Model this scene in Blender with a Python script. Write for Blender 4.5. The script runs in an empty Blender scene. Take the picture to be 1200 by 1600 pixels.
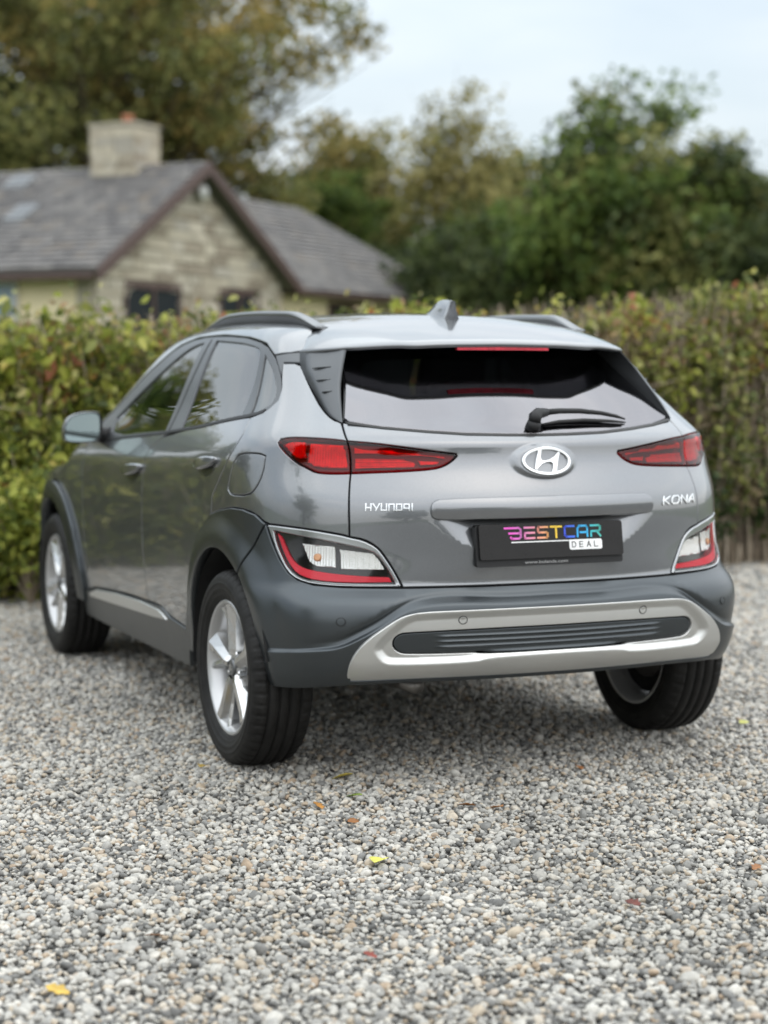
import bpy, math, random
import numpy as np
from mathutils import Vector, Matrix
from mathutils.geometry import delaunay_2d_cdt

# ------------------------------------------------------------------ camera, sky, sun, exposure
scene = bpy.context.scene
COL = scene.collection
CAM_POS = np.array([-2.757, -5.807, 1.3466])
YAW, PITCH, ROLL = math.radians(-22.882), math.radians(-4.548), math.radians(0.117)
cam_data = bpy.data.cameras.new('camera')
cam_data.sensor_fit = 'VERTICAL'
cam_data.sensor_height = 24.0
cam_data.lens = 2831.84 / 1600 * 24.0
cam_data.clip_start = 0.1
cam_data.clip_end = 2000
cam_data.dof.use_dof = True
cam_data.dof.focus_distance = 5.12
cam_data.dof.aperture_fstop = 1.32
cam_data.dof.aperture_blades = 0
cam = bpy.data.objects.new('camera', cam_data)
COL.objects.link(cam)
cy, sy, cp, sp, cr, sr = math.cos(YAW), math.sin(YAW), math.cos(PITCH), math.sin(PITCH), math.cos(ROLL), math.sin(ROLL)
_f = np.array([-sy * cp, cy * cp, sp]); _r0 = np.array([cy, sy, 0.0]); _u0 = np.cross(_r0, _f)
_r = _r0 * cr + _u0 * sr; _u = _u0 * cr - _r0 * sr
cam.matrix_world = Matrix(((_r[0], _u[0], -_f[0], CAM_POS[0]), (_r[1], _u[1], -_f[1], CAM_POS[1]), (_r[2], _u[2], -_f[2], CAM_POS[2]), (0, 0, 0, 1)))
scene.camera = cam

SUN_EL, SUN_AZ = math.radians(54), math.radians(158)      # azimuth: clockwise from +Y
world = bpy.data.worlds.new('World'); scene.world = world
world.use_nodes = True
wn, wl = world.node_tree.nodes, world.node_tree.links
wn.clear()
w_out = wn.new('ShaderNodeOutputWorld'); w_bg = wn.new('ShaderNodeBackground')
sky = wn.new('ShaderNodeTexSky'); sky.sky_type = 'NISHITA'; sky.sun_disc = False
sky.sun_elevation = SUN_EL; sky.sun_rotation = SUN_AZ
sky.air_density = 1.0; sky.dust_density = 3.0; sky.ozone_density = 1.0
w_tc = wn.new('ShaderNodeTexCoord'); w_map = wn.new('ShaderNodeMapping'); w_map.inputs['Scale'].default_value = (1.2, 1.2, 4.0)
w_noise = wn.new('ShaderNodeTexNoise'); w_noise.inputs['Scale'].default_value = 1.6; w_noise.inputs['Detail'].default_value = 7; w_noise.inputs['Roughness'].default_value = .55
w_ramp = wn.new('ShaderNodeValToRGB')
w_ramp.color_ramp.elements[0].position = .30; w_ramp.color_ramp.elements[0].color = (.55, .55, .55, 1)
w_ramp.color_ramp.elements[1].position = .68; w_ramp.color_ramp.elements[1].color = (.97, .97, .97, 1)
w_noise2 = wn.new('ShaderNodeTexNoise'); w_noise2.inputs['Scale'].default_value = 2.3; w_noise2.inputs['Detail'].default_value = 6
w_cloud = wn.new('ShaderNodeValToRGB')
w_cloud.color_ramp.elements[0].position = .3; w_cloud.color_ramp.elements[0].color = (10.2, 11.7, 12.6, 1)
w_cloud.color_ramp.elements[1].position = .7; w_cloud.color_ramp.elements[1].color = (14.8, 15.2, 15.3, 1)
w_mix = wn.new('ShaderNodeMix'); w_mix.data_type = 'RGBA'
wl.new(w_tc.outputs['Generated'], w_map.inputs['Vector'])
wl.new(w_map.outputs['Vector'], w_noise.inputs['Vector']); wl.new(w_map.outputs['Vector'], w_noise2.inputs['Vector'])
wl.new(w_noise.outputs['Fac'], w_ramp.inputs['Fac']); wl.new(w_noise2.outputs['Fac'], w_cloud.inputs['Fac'])
wl.new(w_ramp.outputs['Color'], w_mix.inputs['Factor']); wl.new(sky.outputs['Color'], w_mix.inputs['A'])
# overcast sky: the cloud sheet is brighter overhead than at the horizon (standard overcast luminance, (1 + 2 sin h) / 3)
w_sep = wn.new('ShaderNodeSeparateXYZ'); w_max = wn.new('ShaderNodeMath'); w_max.operation = 'MAXIMUM'; w_max.inputs[1].default_value = 0
w_ma = wn.new('ShaderNodeMath'); w_ma.operation = 'MULTIPLY_ADD'; w_ma.inputs[1].default_value = 2 / 3; w_ma.inputs[2].default_value = 1 / 3
w_mul = wn.new('ShaderNodeVectorMath'); w_mul.operation = 'SCALE'
wl.new(w_tc.outputs['Generated'], w_sep.inputs[0]); wl.new(w_sep.outputs['Z'], w_max.inputs[0]); wl.new(w_max.outputs[0], w_ma.inputs[0])
wl.new(w_cloud.outputs['Color'], w_mul.inputs[0]); wl.new(w_ma.outputs[0], w_mul.inputs['Scale']); wl.new(w_mul.outputs[0], w_mix.inputs['B'])
wl.new(w_mix.outputs['Result'], w_bg.inputs['Color']); w_bg.inputs['Strength'].default_value = 0.10
wl.new(w_bg.outputs['Background'], w_out.inputs['Surface'])

sun_data = bpy.data.lights.new('sun', 'SUN'); sun_data.energy = 1.0; sun_data.angle = math.radians(170); sun_data.color = (1.0, .965, .91)
sun = bpy.data.objects.new('sun', sun_data); COL.objects.link(sun)
sd = Vector((math.sin(SUN_AZ) * math.cos(SUN_EL), math.cos(SUN_AZ) * math.cos(SUN_EL), math.sin(SUN_EL)))
sun.rotation_euler = sd.to_track_quat('Z', 'Y').to_euler()
scene.view_settings.view_transform = 'Standard'
scene.view_settings.look = 'None'
scene.view_settings.exposure = 0.86
scene.view_settings.gamma = 1.0
scene.render.engine = 'CYCLES'
scene.cycles.max_bounces = 8; scene.cycles.transparent_max_bounces = 16
scene.cycles.glossy_bounces = 4; scene.cycles.diffuse_bounces = 3
scene.cycles.caustics_reflective = False; scene.cycles.caustics_refractive = False

# ------------------------------------------------------------------ helpers
def mat(name, base=(.5, .5, .5), rough=.5, metal=0.0, coat=0.0, coat_rough=.03, spec=.5, bump=0.0, bump_scale=200, var=0.0, var_scale=8, sheen=0, rvar=0.0):
    m = bpy.data.materials.new(name); m.use_nodes = True
    n, l = m.node_tree.nodes, m.node_tree.links
    b = n['Principled BSDF']
    b.inputs['Base Color'].default_value = (*base, 1); b.inputs['Roughness'].default_value = rough
    b.inputs['Metallic'].default_value = metal; b.inputs['Coat Weight'].default_value = coat
    b.inputs['Coat Roughness'].default_value = coat_rough; b.inputs['Specular IOR Level'].default_value = spec
    tc = None
    def coords():
        nonlocal tc
        if tc is None: tc = n.new('ShaderNodeTexCoord')
        return tc.outputs['Object']
    if bump:
        t = n.new('ShaderNodeTexNoise'); t.inputs['Scale'].default_value = bump_scale; t.inputs['Detail'].default_value = 4
        bp = n.new('ShaderNodeBump'); bp.inputs['Strength'].default_value = bump; bp.inputs['Distance'].default_value = .002
        l.new(coords(), t.inputs['Vector']); l.new(t.outputs['Fac'], bp.inputs['Height']); l.new(bp.outputs['Normal'], b.inputs['Normal'])
    if var or rvar:
        t = n.new('ShaderNodeTexNoise'); t.inputs['Scale'].default_value = var_scale; t.inputs['Detail'].default_value = 6; t.inputs['Roughness'].default_value = .65
        l.new(coords(), t.inputs['Vector'])
        if var:
            r = n.new('ShaderNodeValToRGB')
            r.color_ramp.elements[0].position = .3; r.color_ramp.elements[1].position = .7
            r.color_ramp.elements[0].color = (*[c * (1 - var) for c in base], 1); r.color_ramp.elements[1].color = (*[min(1, c * (1 + var)) for c in base], 1)
            l.new(t.outputs['Fac'], r.inputs['Fac']); l.new(r.outputs['Color'], b.inputs['Base Color'])
        if rvar:
            mr = n.new('ShaderNodeMapRange'); mr.inputs['To Min'].default_value = max(0, rough - rvar); mr.inputs['To Max'].default_value = rough + rvar
            l.new(t.outputs['Fac'], mr.inputs['Value']); l.new(mr.outputs['Result'], b.inputs['Roughness'])
    return m

def glass_mat(name, tint, rough=.0, ior=1.5, gloss=(1, 1, 1)):
    m = bpy.data.materials.new(name); m.use_nodes = True
    n, l = m.node_tree.nodes, m.node_tree.links; n.clear()
    o = n.new('ShaderNodeOutputMaterial'); mx = n.new('ShaderNodeMixShader'); fr = n.new('ShaderNodeFresnel'); fr.inputs['IOR'].default_value = ior
    t = n.new('ShaderNodeBsdfTransparent'); t.inputs['Color'].default_value = (*tint, 1)
    g = n.new('ShaderNodeBsdfGlossy'); g.inputs['Roughness'].default_value = rough; g.inputs['Color'].default_value = (*gloss, 1)
    l.new(fr.outputs['Fac'], mx.inputs['Fac']); l.new(t.outputs['BSDF'], mx.inputs[1]); l.new(g.outputs['BSDF'], mx.inputs[2]); l.new(mx.outputs['Shader'], o.inputs['Surface'])
    return m

def mesh_obj(name, verts, faces, material, parent=None, normals=None, smooth=True):
    me = bpy.data.meshes.new(name)
    me.from_pydata([tuple(map(float, v)) for v in verts], [], [tuple(map(int, f)) for f in faces])
    if smooth: me.polygons.foreach_set('use_smooth', [True] * len(me.polygons))
    if normals is not None: me.normals_split_custom_set_from_vertices([tuple(map(float, v)) for v in normals])
    me.update()
    if material: me.materials.append(material)
    o = bpy.data.objects.new(name, me); COL.objects.link(o)
    if parent: o.parent = parent
    return o

def link_mesh(name, me, parent=None):
    o = bpy.data.objects.new(name, me); COL.objects.link(o)
    if parent: o.parent = parent
    return o

def tag(o, label, category, group=None):
    o['label'] = label; o['category'] = category
    if group: o['group'] = group
    return o

def empty(name, loc=(0, 0, 0), rz=0):
    o = bpy.data.objects.new(name, None); COL.objects.link(o); o.location = loc; o.rotation_euler = (0, 0, rz); o.empty_display_size = .1
    return o

class Geo:
    """collects geometry (verts, faces, optional normals) to be linked as one mesh"""
    def __init__(s): s.v, s.f, s.n, s.hasn = [], [], [], True
    def add(s, v, f, n=None):
        o = len(s.v); s.v += [tuple(a) for a in v]; s.f += [tuple(i + o for i in a) for a in f]
        if n is None: s.hasn = False
        else: s.n += [tuple(a) for a in n]
        return s
    def box(s, c, d, R=None):
        c = np.array(c, float); d = np.array(d, float) / 2
        P = np.array([(i, j, k) for i in (-1, 1) for j in (-1, 1) for k in (-1, 1)]) * d
        if R is not None: P = P @ np.array(R).T
        return s.add(P + c, [(0, 1, 3, 2), (4, 6, 7, 5), (0, 4, 5, 1), (2, 3, 7, 6), (0, 2, 6, 4), (1, 5, 7, 3)])
    def tube(s, pts, radii, n=8, cap=True):
        pts = np.array(pts, float); radii = np.broadcast_to(radii, len(pts)); rings = []
        T = np.gradient(pts, axis=0); T /= np.linalg.norm(T, axis=1)[:, None] + 1e-12
        up = np.array([0, 0, 1.0]) if abs(T[0][2]) < .9 else np.array([1.0, 0, 0])
        A = np.cross(T[0], up); A /= np.linalg.norm(A)
        a = np.linspace(0, 2 * math.pi, n, endpoint=False); V = []
        for p, t, r in zip(pts, T, radii):
            A = A - t * (A @ t); A /= np.linalg.norm(A); B = np.cross(t, A)
            V += list(p + r * (np.cos(a)[:, None] * A + np.sin(a)[:, None] * B))
        Fc = [(i * n + j, i * n + (j + 1) % n, (i + 1) * n + (j + 1) % n, (i + 1) * n + j) for i in range(len(pts) - 1) for j in range(n)]
        if cap: Fc += [tuple(range(n - 1, -1, -1)), tuple((len(pts) - 1) * n + j for j in range(n))]
        return s.add(V, Fc)
    def obj(s, name, material, parent=None, smooth=False):
        return mesh_obj(name, s.v, s.f, material, parent, s.n if (s.hasn and s.n) else None, smooth)

def grid_faces(nu, nv, wrap_u=False):
    return [(i * nv + j, i * nv + j + 1, ((i + 1) % nu) * nv + j + 1, ((i + 1) % nu) * nv + j) for i in range(nu if wrap_u else nu - 1) for j in range(nv - 1)]

def bevel(o, w=.01, seg=2):
    m = o.modifiers.new('bevel', 'BEVEL'); m.width = w; m.segments = seg; m.limit_method = 'ANGLE'
    return o

def resample(pts, n):
    pts = np.array(pts, float); d = np.r_[0, np.cumsum(np.linalg.norm(np.diff(pts, axis=0), axis=1))]
    s = np.linspace(0, d[-1], n)
    if len(pts) >= 4:
        return np.stack([Sp(d, pts[:, k])(s) for k in range(pts.shape[1])], 1)
    return np.stack([np.interp(s, d, pts[:, k]) for k in range(pts.shape[1])], 1)
# ------------------------------------------------------------------ the car body as a measured surface

class Sp:
    """natural cubic spline, linear outside"""
    def __init__(s,xs,ys):
        x=np.array(xs,float);y=np.array(ys,float);n=len(x);h=np.diff(x)
        A=np.zeros((n,n));b=np.zeros(n);A[0,0]=A[-1,-1]=1
        for i in range(1,n-1):
            A[i,i-1]=h[i-1];A[i,i]=2*(h[i-1]+h[i]);A[i,i+1]=h[i]
            b[i]=6*((y[i+1]-y[i])/h[i]-(y[i]-y[i-1])/h[i-1])
        s.x,s.y,s.h,s.m=x,y,h,np.linalg.solve(A,b)
    def __call__(s,t):
        t=np.asarray(t,float);i=np.clip(np.searchsorted(s.x,t)-1,0,len(s.h)-1)
        tc=np.clip(t,s.x[0],s.x[-1])
        a=(s.x[i+1]-tc);b=(tc-s.x[i]);h=s.h[i]
        v=s.m[i]*a**3/(6*h)+s.m[i+1]*b**3/(6*h)+(s.y[i]/h-s.m[i]*h/6)*a+(s.y[i+1]/h-s.m[i+1]*h/6)*b
        d0=(s.y[1]-s.y[0])/s.h[0]-s.h[0]*s.m[1]/6;d1=(s.y[-1]-s.y[-2])/s.h[-1]+s.h[-1]*s.m[-2]/6
        return v+np.where(t<s.x[0],(t-s.x[0])*d0,0)+np.where(t>s.x[-1],(t-s.x[-1])*d1,0)
def sstep(t):
    t=np.clip(t,0,1);return t*t*(3-2*t)
def smax(a,b,k):
    h=np.maximum(k-np.abs(a-b),0)/k
    return np.maximum(a,b)+h**3*k/6
# plan half width, section profile
w0=Sp([-.9,-.6,-.35,0,.45,1.3,2.2,2.6,2.9,3.15,3.45],[.800,.862,.882,.888,.882,.874,.886,.888,.868,.81,.67])
pz=Sp([.15,.25,.35,.5,.65,.80,.90,.95,.975,1.0,1.05,1.10,1.16,1.24,1.34,1.44,1.52,1.6],
      [-.075,-.055,-.038,-.018,-.008,-.004,-.004,-.006,-.011,-.022,-.047,-.074,-.105,-.141,-.188,-.240,-.290,-.350])
rise=Sp([-.6,0,.5,1.2,1.9,2.6,3.4],[.085,.085,.062,.028,.0,-.02,-.05])
gn=Sp([-.5,-.2,.1,.6,1.2,1.8,2.4],[.15,.085,.03,.0,.0,.02,.06])
def W(y,z):
    zz=z-rise(y)
    return w0(y)+pz(zz)-gn(y)*sstep((zz-1.0)/.3)
Rc=Sp([.20,.30,.36,.42,.50,.56,.595,.620,.640,.656,.68,.75,.82,.88,.92,.98,1.05,1.085,1.11,1.13,1.16,1.25,1.35,1.45,1.6],
      [-.51,-.60,-.662,-.692,-.708,-.713,-.710,-.699,-.677,-.661,-.658,-.664,-.669,-.670,-.664,-.637,-.604,-.598,-.592,-.572,-.527,-.392,-.232,-.062,.20])
bw=Sp([.2,.45,.6,.75,1.1,1.3,1.5],[.22,.22,.24,.32,.345,.33,.30])
def RY(x,z): return Rc(z)+bw(z)*x*x
Tt=Sp([-.6,-.3,0,.3,.7,1.1,1.4,1.55,1.75,2.0,2.25,2.4,2.6,2.9,3.15,3.3,3.42],[1.345,1.445,1.512,1.543,1.556,1.550,1.530,1.505,1.425,1.290,1.130,1.040,1.00,.955,.895,.83,.74])
def FR(y): return np.where(y<1.6,.15,.10)
def Ft(x,y,z): return z-Tt(y)+.14*x*x
def F(x,y,z,mode='all'):
    x=np.abs(x)
    a=x-W(y,z)
    if mode=='side':
        return smax(a,Ft(x,y,z),.10)
    b=RY(x,z)-y
    if mode=='rear': return b
    k=.42-.16*sstep((z-1.05)/.3)
    k=np.where(z<.75,.42-.10*sstep((.75-z)/.2),k)
    f=smax(a,b,k)
    c=y-(3.44-.32*x*x-.25*np.maximum(z-.55,0)**2-.8*np.maximum(.35-z,0)**2)
    f=smax(f,c,.25)
    return smax(f,Ft(x,y,z),.10)
def newton(O,D,t0,mode='all'):
    t=np.full(O.shape[:-1],float(t0));e=1e-4
    for i in range(9):
        p=O+D*t[...,None];f=F(p[...,0],p[...,1],p[...,2],mode)
        q=p+D*e;g=(F(q[...,0],q[...,1],q[...,2],mode)-f)/e
        t=t-np.clip(f/np.where(np.abs(g)<.15,.15,g),-.25,.25)
    return O+D*t[...,None]
YC=.45;RU=1.1;U0=RU*np.pi/2
def uz2p(u,z,mode='all'):
    """wrapped coordinate u (0 rear centre -> + towards the left side, metres) and height to surface point (left side x<0)"""
    u=np.asarray(u,float);z=np.asarray(z,float)
    s=np.sign(u);s=np.where(s==0,1,s);a=np.abs(u)
    th=np.minimum(a/RU,np.pi/2)
    O=np.stack([0*a,np.where(a<U0,YC,YC+a-U0),z],-1)
    D=np.stack([-s*np.sin(th),-np.cos(th),0*a],-1)
    return newton(O,D,1.0,mode)
def p2uz(p):
    p=np.asarray(p,float);x,y,z=p[...,0],p[...,1],p[...,2]
    th=np.arctan2(np.abs(x),YC-y)
    u=np.where(y<YC,th*RU,U0+y-YC)
    return np.stack([np.where(x>0,-u,u),z],-1)

# ------------------------------------------------------------------ panels cut from the body surface
def densify(P, ds):
    P = np.array(P, float); out = []
    for a, b in zip(P, np.roll(P, -1, 0)):
        n = max(1, int(np.ceil(np.linalg.norm(b - a) / ds)))
        out += [a + (b - a) * i / n for i in range(n)]
    return np.array(out)
def rounded(P, it=2, corner=60):
    """corner cutting that keeps real corners sharp"""
    P = np.array(P, float)
    for _ in range(it):
        A = P - np.roll(P, 1, 0); B = np.roll(P, -1, 0) - P
        ang = np.degrees(np.abs((np.arctan2(B[:, 1], B[:, 0]) - np.arctan2(A[:, 1], A[:, 0]) + np.pi) % (2 * np.pi) - np.pi))
        out = []
        for i in range(len(P)):
            if ang[i] > corner: out.append(P[i])
            else: out += [P[i] - A[i] * .25, P[i] + B[i] * .25]
        P = np.array(out)
    return P
def area2(P): x, y = P[:, 0], P[:, 1]; return np.sum(x * np.roll(y, -1) - np.roll(x, -1) * y)
def inset(P, d):
    """P counter-clockwise; move inwards by d"""
    A = P - np.roll(P, 1, 0); B = np.roll(P, -1, 0) - P
    A /= np.linalg.norm(A, axis=1)[:, None] + 1e-12; B /= np.linalg.norm(B, axis=1)[:, None] + 1e-12
    nA = np.stack([-A[:, 1], A[:, 0]], 1); nB = np.stack([-B[:, 1], B[:, 0]], 1)
    n = nA + nB; n /= np.linalg.norm(n, axis=1)[:, None] + 1e-12
    c = np.clip(np.sum(n * nA, 1), .5, 1)
    return P + n * (d / c)[:, None]
def inside(P, Q):
    x, y = Q[:, 0], Q[:, 1]; r = np.zeros(len(Q), bool)
    for (x1, y1), (x2, y2) in zip(P, np.roll(P, -1, 0)):
        if y1 == y2: continue
        r ^= ((y1 > y) != (y2 > y)) & (x < (x2 - x1) * (y - y1) / (y2 - y1) + x1)
    return r
def edge_dist(P, Q):
    d = np.full(len(Q), 1e9)
    for a, b in zip(P, np.roll(P, -1, 0)):
        ab = b - a; t = np.clip(((Q - a) @ ab) / (ab @ ab + 1e-15), 0, 1); d = np.minimum(d, np.linalg.norm(Q - a - t[:, None] * ab, axis=1))
    return d
def wrap_surf(q): return uz2p(q[:, 0], q[:, 1])
def rear_surf(q):
    x, z = -q[:, 0], q[:, 1]
    return np.stack([x, RY(x, z), z], 1)
def roof_surf(q, z0=1.0):
    ph = q[:, 0] / .7; O = np.stack([0 * ph, q[:, 1], 0 * ph + z0], 1); D = np.stack([-np.sin(ph), 0 * ph, np.cos(ph)], 1)
    return newton(O, D, .6)
def normals_of(S, q, e=1e-3):
    P = S(q); a = S(q + [e, 0]) - S(q - [e, 0]); b = S(q + [0, e]) - S(q - [0, e])
    n = np.cross(a, b); n /= np.linalg.norm(n, axis=1)[:, None] + 1e-12
    c = np.stack([0 * P[:, 0], np.clip(P[:, 1], .3, 2.3), 0 * P[:, 0] + .75], 1)
    s = np.sign(np.sum(n * (P - c), 1)); s[s == 0] = 1
    return P, n * s[:, None]
def panel_geo(S, poly, off=0.0, gap=.002, res=.02, ds=None, depth=.02, rnd=.003, holes=(), smooth=0, corner=60, lines=()):
    """S maps (u,v) to a point; poly outline; returns verts, faces, normals of a plate with rolled edges"""
    def prep(P, sgn):
        P = np.array(P, float)
        if smooth: P = rounded(P, smooth, corner)
        if area2(P) < 0: P = P[::-1]
        P = densify(P, ds or res)
        return inset(P, sgn * gap)
    outer = prep(poly, 1); hs = [prep(h, -1) for h in holes]
    lo2 = inset(outer, rnd); hs2 = [inset(h, -rnd) for h in hs]
    mn, mx = outer.min(0), outer.max(0)
    gx = np.arange(mn[0], mx[0] + res, res); gy = np.arange(mn[1], mx[1] + res * .87, res * .87)
    G = np.array([(x + (j % 2) * res / 2, y) for j, y in enumerate(gy) for x in gx])
    G = G[inside(lo2, G)]
    if len(G): G = G[edge_dist(lo2, G) > res * .45]
    extra = []
    for L in lines:
        L = np.array(L, float); d = np.r_[0, np.cumsum(np.linalg.norm(np.diff(L, axis=0), axis=1))]; s = np.linspace(0, d[-1], max(2, int(d[-1] / (res * .38))))
        Q = np.stack([np.interp(s, d, L[:, 0]), np.interp(s, d, L[:, 1])], 1); Q = Q[inside(lo2, Q)]
        if len(Q): Q = Q[edge_dist(lo2, Q) > .0025]
        for h in hs2:
            if len(Q): Q = Q[~inside(h, Q)]
            if len(Q): Q = Q[edge_dist(h, Q) > .0025]
        if len(Q): extra.append(Q)
    if extra and len(G):
        for Q in extra: G = G[np.min(np.abs(G[:, None, 0] - Q[None, :, 0]) + np.abs(G[:, None, 1] - Q[None, :, 1]), axis=1) > res * .5] if len(G) else G
    for h in hs2:
        if len(G): G = G[~inside(h, G)]
        if len(G): G = G[edge_dist(h, G) > res * .45]
    loops = [(outer, lo2)] + list(zip(hs, hs2))
    pts = [lo2] + hs2 + ([G] if len(G) else []) + extra; allp = np.concatenate(pts)
    edges = []; o = 0; starts = []
    for L in [lo2] + hs2:
        n = len(L); starts.append(o); edges += [(o + i, o + (i + 1) % n) for i in range(n)]; o += n
    v2, _, f2, _, _, _ = delaunay_2d_cdt([Vector(p) for p in allp], edges, [], 0, 1e-7)
    q = np.array([(v.x, v.y) for v in v2])
    tri = np.array([f for f in f2], int)
    cen = q[tri].mean(1); keep = inside(lo2, cen)
    for h in hs2: keep &= ~inside(h, cen)
    tri = tri[keep]
    P, N = normals_of(S, q); P = P + N * off
    fn = np.cross(P[tri[:, 1]] - P[tri[:, 0]], P[tri[:, 2]] - P[tri[:, 0]])
    flip = np.sum(fn * N[tri[:, 0]], 1) < 0
    tri[flip] = tri[flip][:, ::-1]
    V, NN, FF = list(P), list(N), [tuple(t) for t in tri]
    # rolled rim and returned edge
    lookup = {(round(a[0], 6), round(a[1], 6)): i for i, a in enumerate(q)}
    for a, b in loops:
        m = len(a); ib = [lookup.get((round(p[0], 6), round(p[1], 6))) for p in b]
        if any(i is None for i in ib):
            ib = [int(np.argmin(np.sum((q - p) ** 2, 1))) for p in b]
        Pa, Na = normals_of(S, a); Pa = Pa + Na * off
        outd = Pa - P[ib]; outd -= Na * np.sum(outd * Na, 1)[:, None]; outd /= np.linalg.norm(outd, axis=1)[:, None] + 1e-12
        r = min(rnd, depth * .6); o1 = len(V); V += list(Pa - Na * r); n1 = Na * .35 + outd; NN += list(n1 / np.linalg.norm(n1, axis=1)[:, None])
        o2 = len(V); V += list(Pa - Na * depth); NN += list(outd)
        for i in range(m):
            j = (i + 1) % m
            for quad in ((ib[i], ib[j], o1 + j, o1 + i), (o1 + i, o1 + j, o2 + j, o2 + i)):
                p0, p1, p2 = (np.array(V[k]) for k in (quad[0], quad[1], quad[2]))
                nr = np.cross(p1 - p0, p2 - p0)
                FF.append(quad if nr @ (Na[i] * .3 + outd[i]) >= 0 else quad[::-1])
    return np.array(V), FF, np.array(NN)
def mirror_geo(g): v, f, n = g; m = np.array([-1, 1, 1]); return v * m, [t[::-1] for t in f], n * m
def put(name, g, material, parent): return mesh_obj(name, g[0], g[1], material, parent, g[2])
def pair(name, g, material, parent):
    """left and right piece"""
    if not isinstance(parent, (list, tuple)): parent = (parent, parent)
    return put(name, g, material, parent[0]), put(name, mirror_geo(g), material, parent[1])
def join_geo(gs):
    V, FF, N = [], [], []
    for v, f, n in gs:
        o = len(V); V += list(v); FF += [tuple(i + o for i in t) for t in f]; N += list(n)
    return np.array(V), FF, np.array(N)
def loft(curves, closed=False):
    """smooth sheet through equally sampled 3D curves"""
    A = np.array(curves, float); nu, nv = A.shape[:2]
    return A.reshape(-1, 3), grid_faces(nu, nv, closed)
def stroke(pts, w, closed=False):
    """flat outline of a pen stroke"""
    P = np.array(pts, float); out = []
    for a, b in zip(P[:-1], P[1:]):
        t = b - a; t /= np.linalg.norm(t); n = np.array([-t[1], t[0]]) * w / 2; e = t * w * .5
        out.append(np.array([a - e - n, b + e - n, b + e + n, a - e + n]))
    return out
def ellipse(cx, cy, a, b, n=40): t = np.linspace(0, 2 * math.pi, n, endpoint=False); return np.stack([cx + a * np.cos(t), cy + b * np.sin(t)], 1)
# ------------------------------------------------------------------ materials of the car
def paint_mat():
    m = mat('grey_metallic_paint', (.12, .127, .138), .29, .72, 1.0, .010, rvar=.0)
    m.node_tree.nodes['Principled BSDF'].inputs['Coat IOR'].default_value = 1.8
    n, l = m.node_tree.nodes, m.node_tree.links; b = n['Principled BSDF']
    tc = n.new('ShaderNodeTexCoord'); vo = n.new('ShaderNodeTexVoronoi'); vo.inputs['Scale'].default_value = 1400
    r = n.new('ShaderNodeValToRGB'); r.color_ramp.elements[0].color = (.138, .145, .156, 1); r.color_ramp.elements[1].color = (.222, .230, .243, 1)
    l.new(tc.outputs['Object'], vo.inputs['Vector']); l.new(vo.outputs['Color'], r.inputs['Fac']); l.new(r.outputs['Color'], b.inputs['Base Color'])
    return m
PAINT = paint_mat()
CLAD = mat('dark_grey_satin', (.070, .079, .086), .34, .85, .35, .25, bump=.05, bump_scale=900, rvar=.04, var_scale=5)
SILVER = mat('silver_satin', (.64, .64, .625), .34, .8, .2, .3, bump=.03, bump_scale=900)
PLASTIC = mat('black_plastic', (.013, .013, .014), .5, spec=.35, bump=.15, bump_scale=700)
GLOSSBLACK = mat('gloss_black', (.010, .010, .011), .12, 0, .6, .03)
TRIMGREY = mat('grey_trim', (.095, .10, .106), .36, .6, .2, .3)
RAIL = mat('rail_satin', (.20, .205, .21), .28, .75, .3, .2)
DARK = mat('dark_underside', (.008, .008, .008), .8)
CHROME = mat('chrome', (.70, .71, .72), .16, .92)
ALLOY = mat('alloy', (.50, .50, .505), .30, .6, .5, .1)
SPOKE = mat('spoke_alloy', (.62, .62, .62), .24, .95, .4, .1)
RUBBER = mat('tyre_rubber', (.0125, .012, .0115), .6, spec=.28, var=.5, var_scale=18, bump=.25, bump_scale=400)
RUBBERD = mat('rubber_seal', (.012, .012, .012), .5)
GLASS_DARK = glass_mat('privacy_glass', (.16, .18, .18), ior=2.9)
GLASS_CLEAR = glass_mat('front_glass', (.45, .54, .52), ior=2.8)
GLASS_REAR = glass_mat('rear_screen_glass', (.15, .17, .17), ior=2.7, gloss=(.97, .95, 1.0))
LENS_CLEAR = glass_mat('clear_lens', (.97, .97, .97), ior=1.16)
LAMPFRAME = mat('lamp_frame', (.36, .37, .38), .20, .85, 1.0, .03)
LENS_RED = glass_mat('red_lens', (.88, .06, .10), .02, ior=1.42)
RED_DEEP = mat('deep_red', (.075, .005, .01), .25, 0, .5)
RED_GLOW = mat('red_reflector', (.80, .035, .075), .28, .45, .6, var=.3, var_scale=25)
RED_STRIP = mat('red_strip', (.72, .012, .035), .35, 0, .3, .05, bump=.5, bump_scale=350)
WHITE_REFL = mat('lamp_reflector', (.78, .78, .76), .22, .7)
AMBER = mat('amber_bulb', (.80, .42, .22), .25, .3, .5)
INTERIOR = mat('interior_cloth', (.018, .018, .019), .8)
MIRROR = mat('mirror_glass', (.62, .74, .72), .02, 1.0)
PLATE_MAT = mat('plate_black', (.010, .009, .009), .25, 0, 0, .04, spec=.3, var=.3, var_scale=9)

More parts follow.
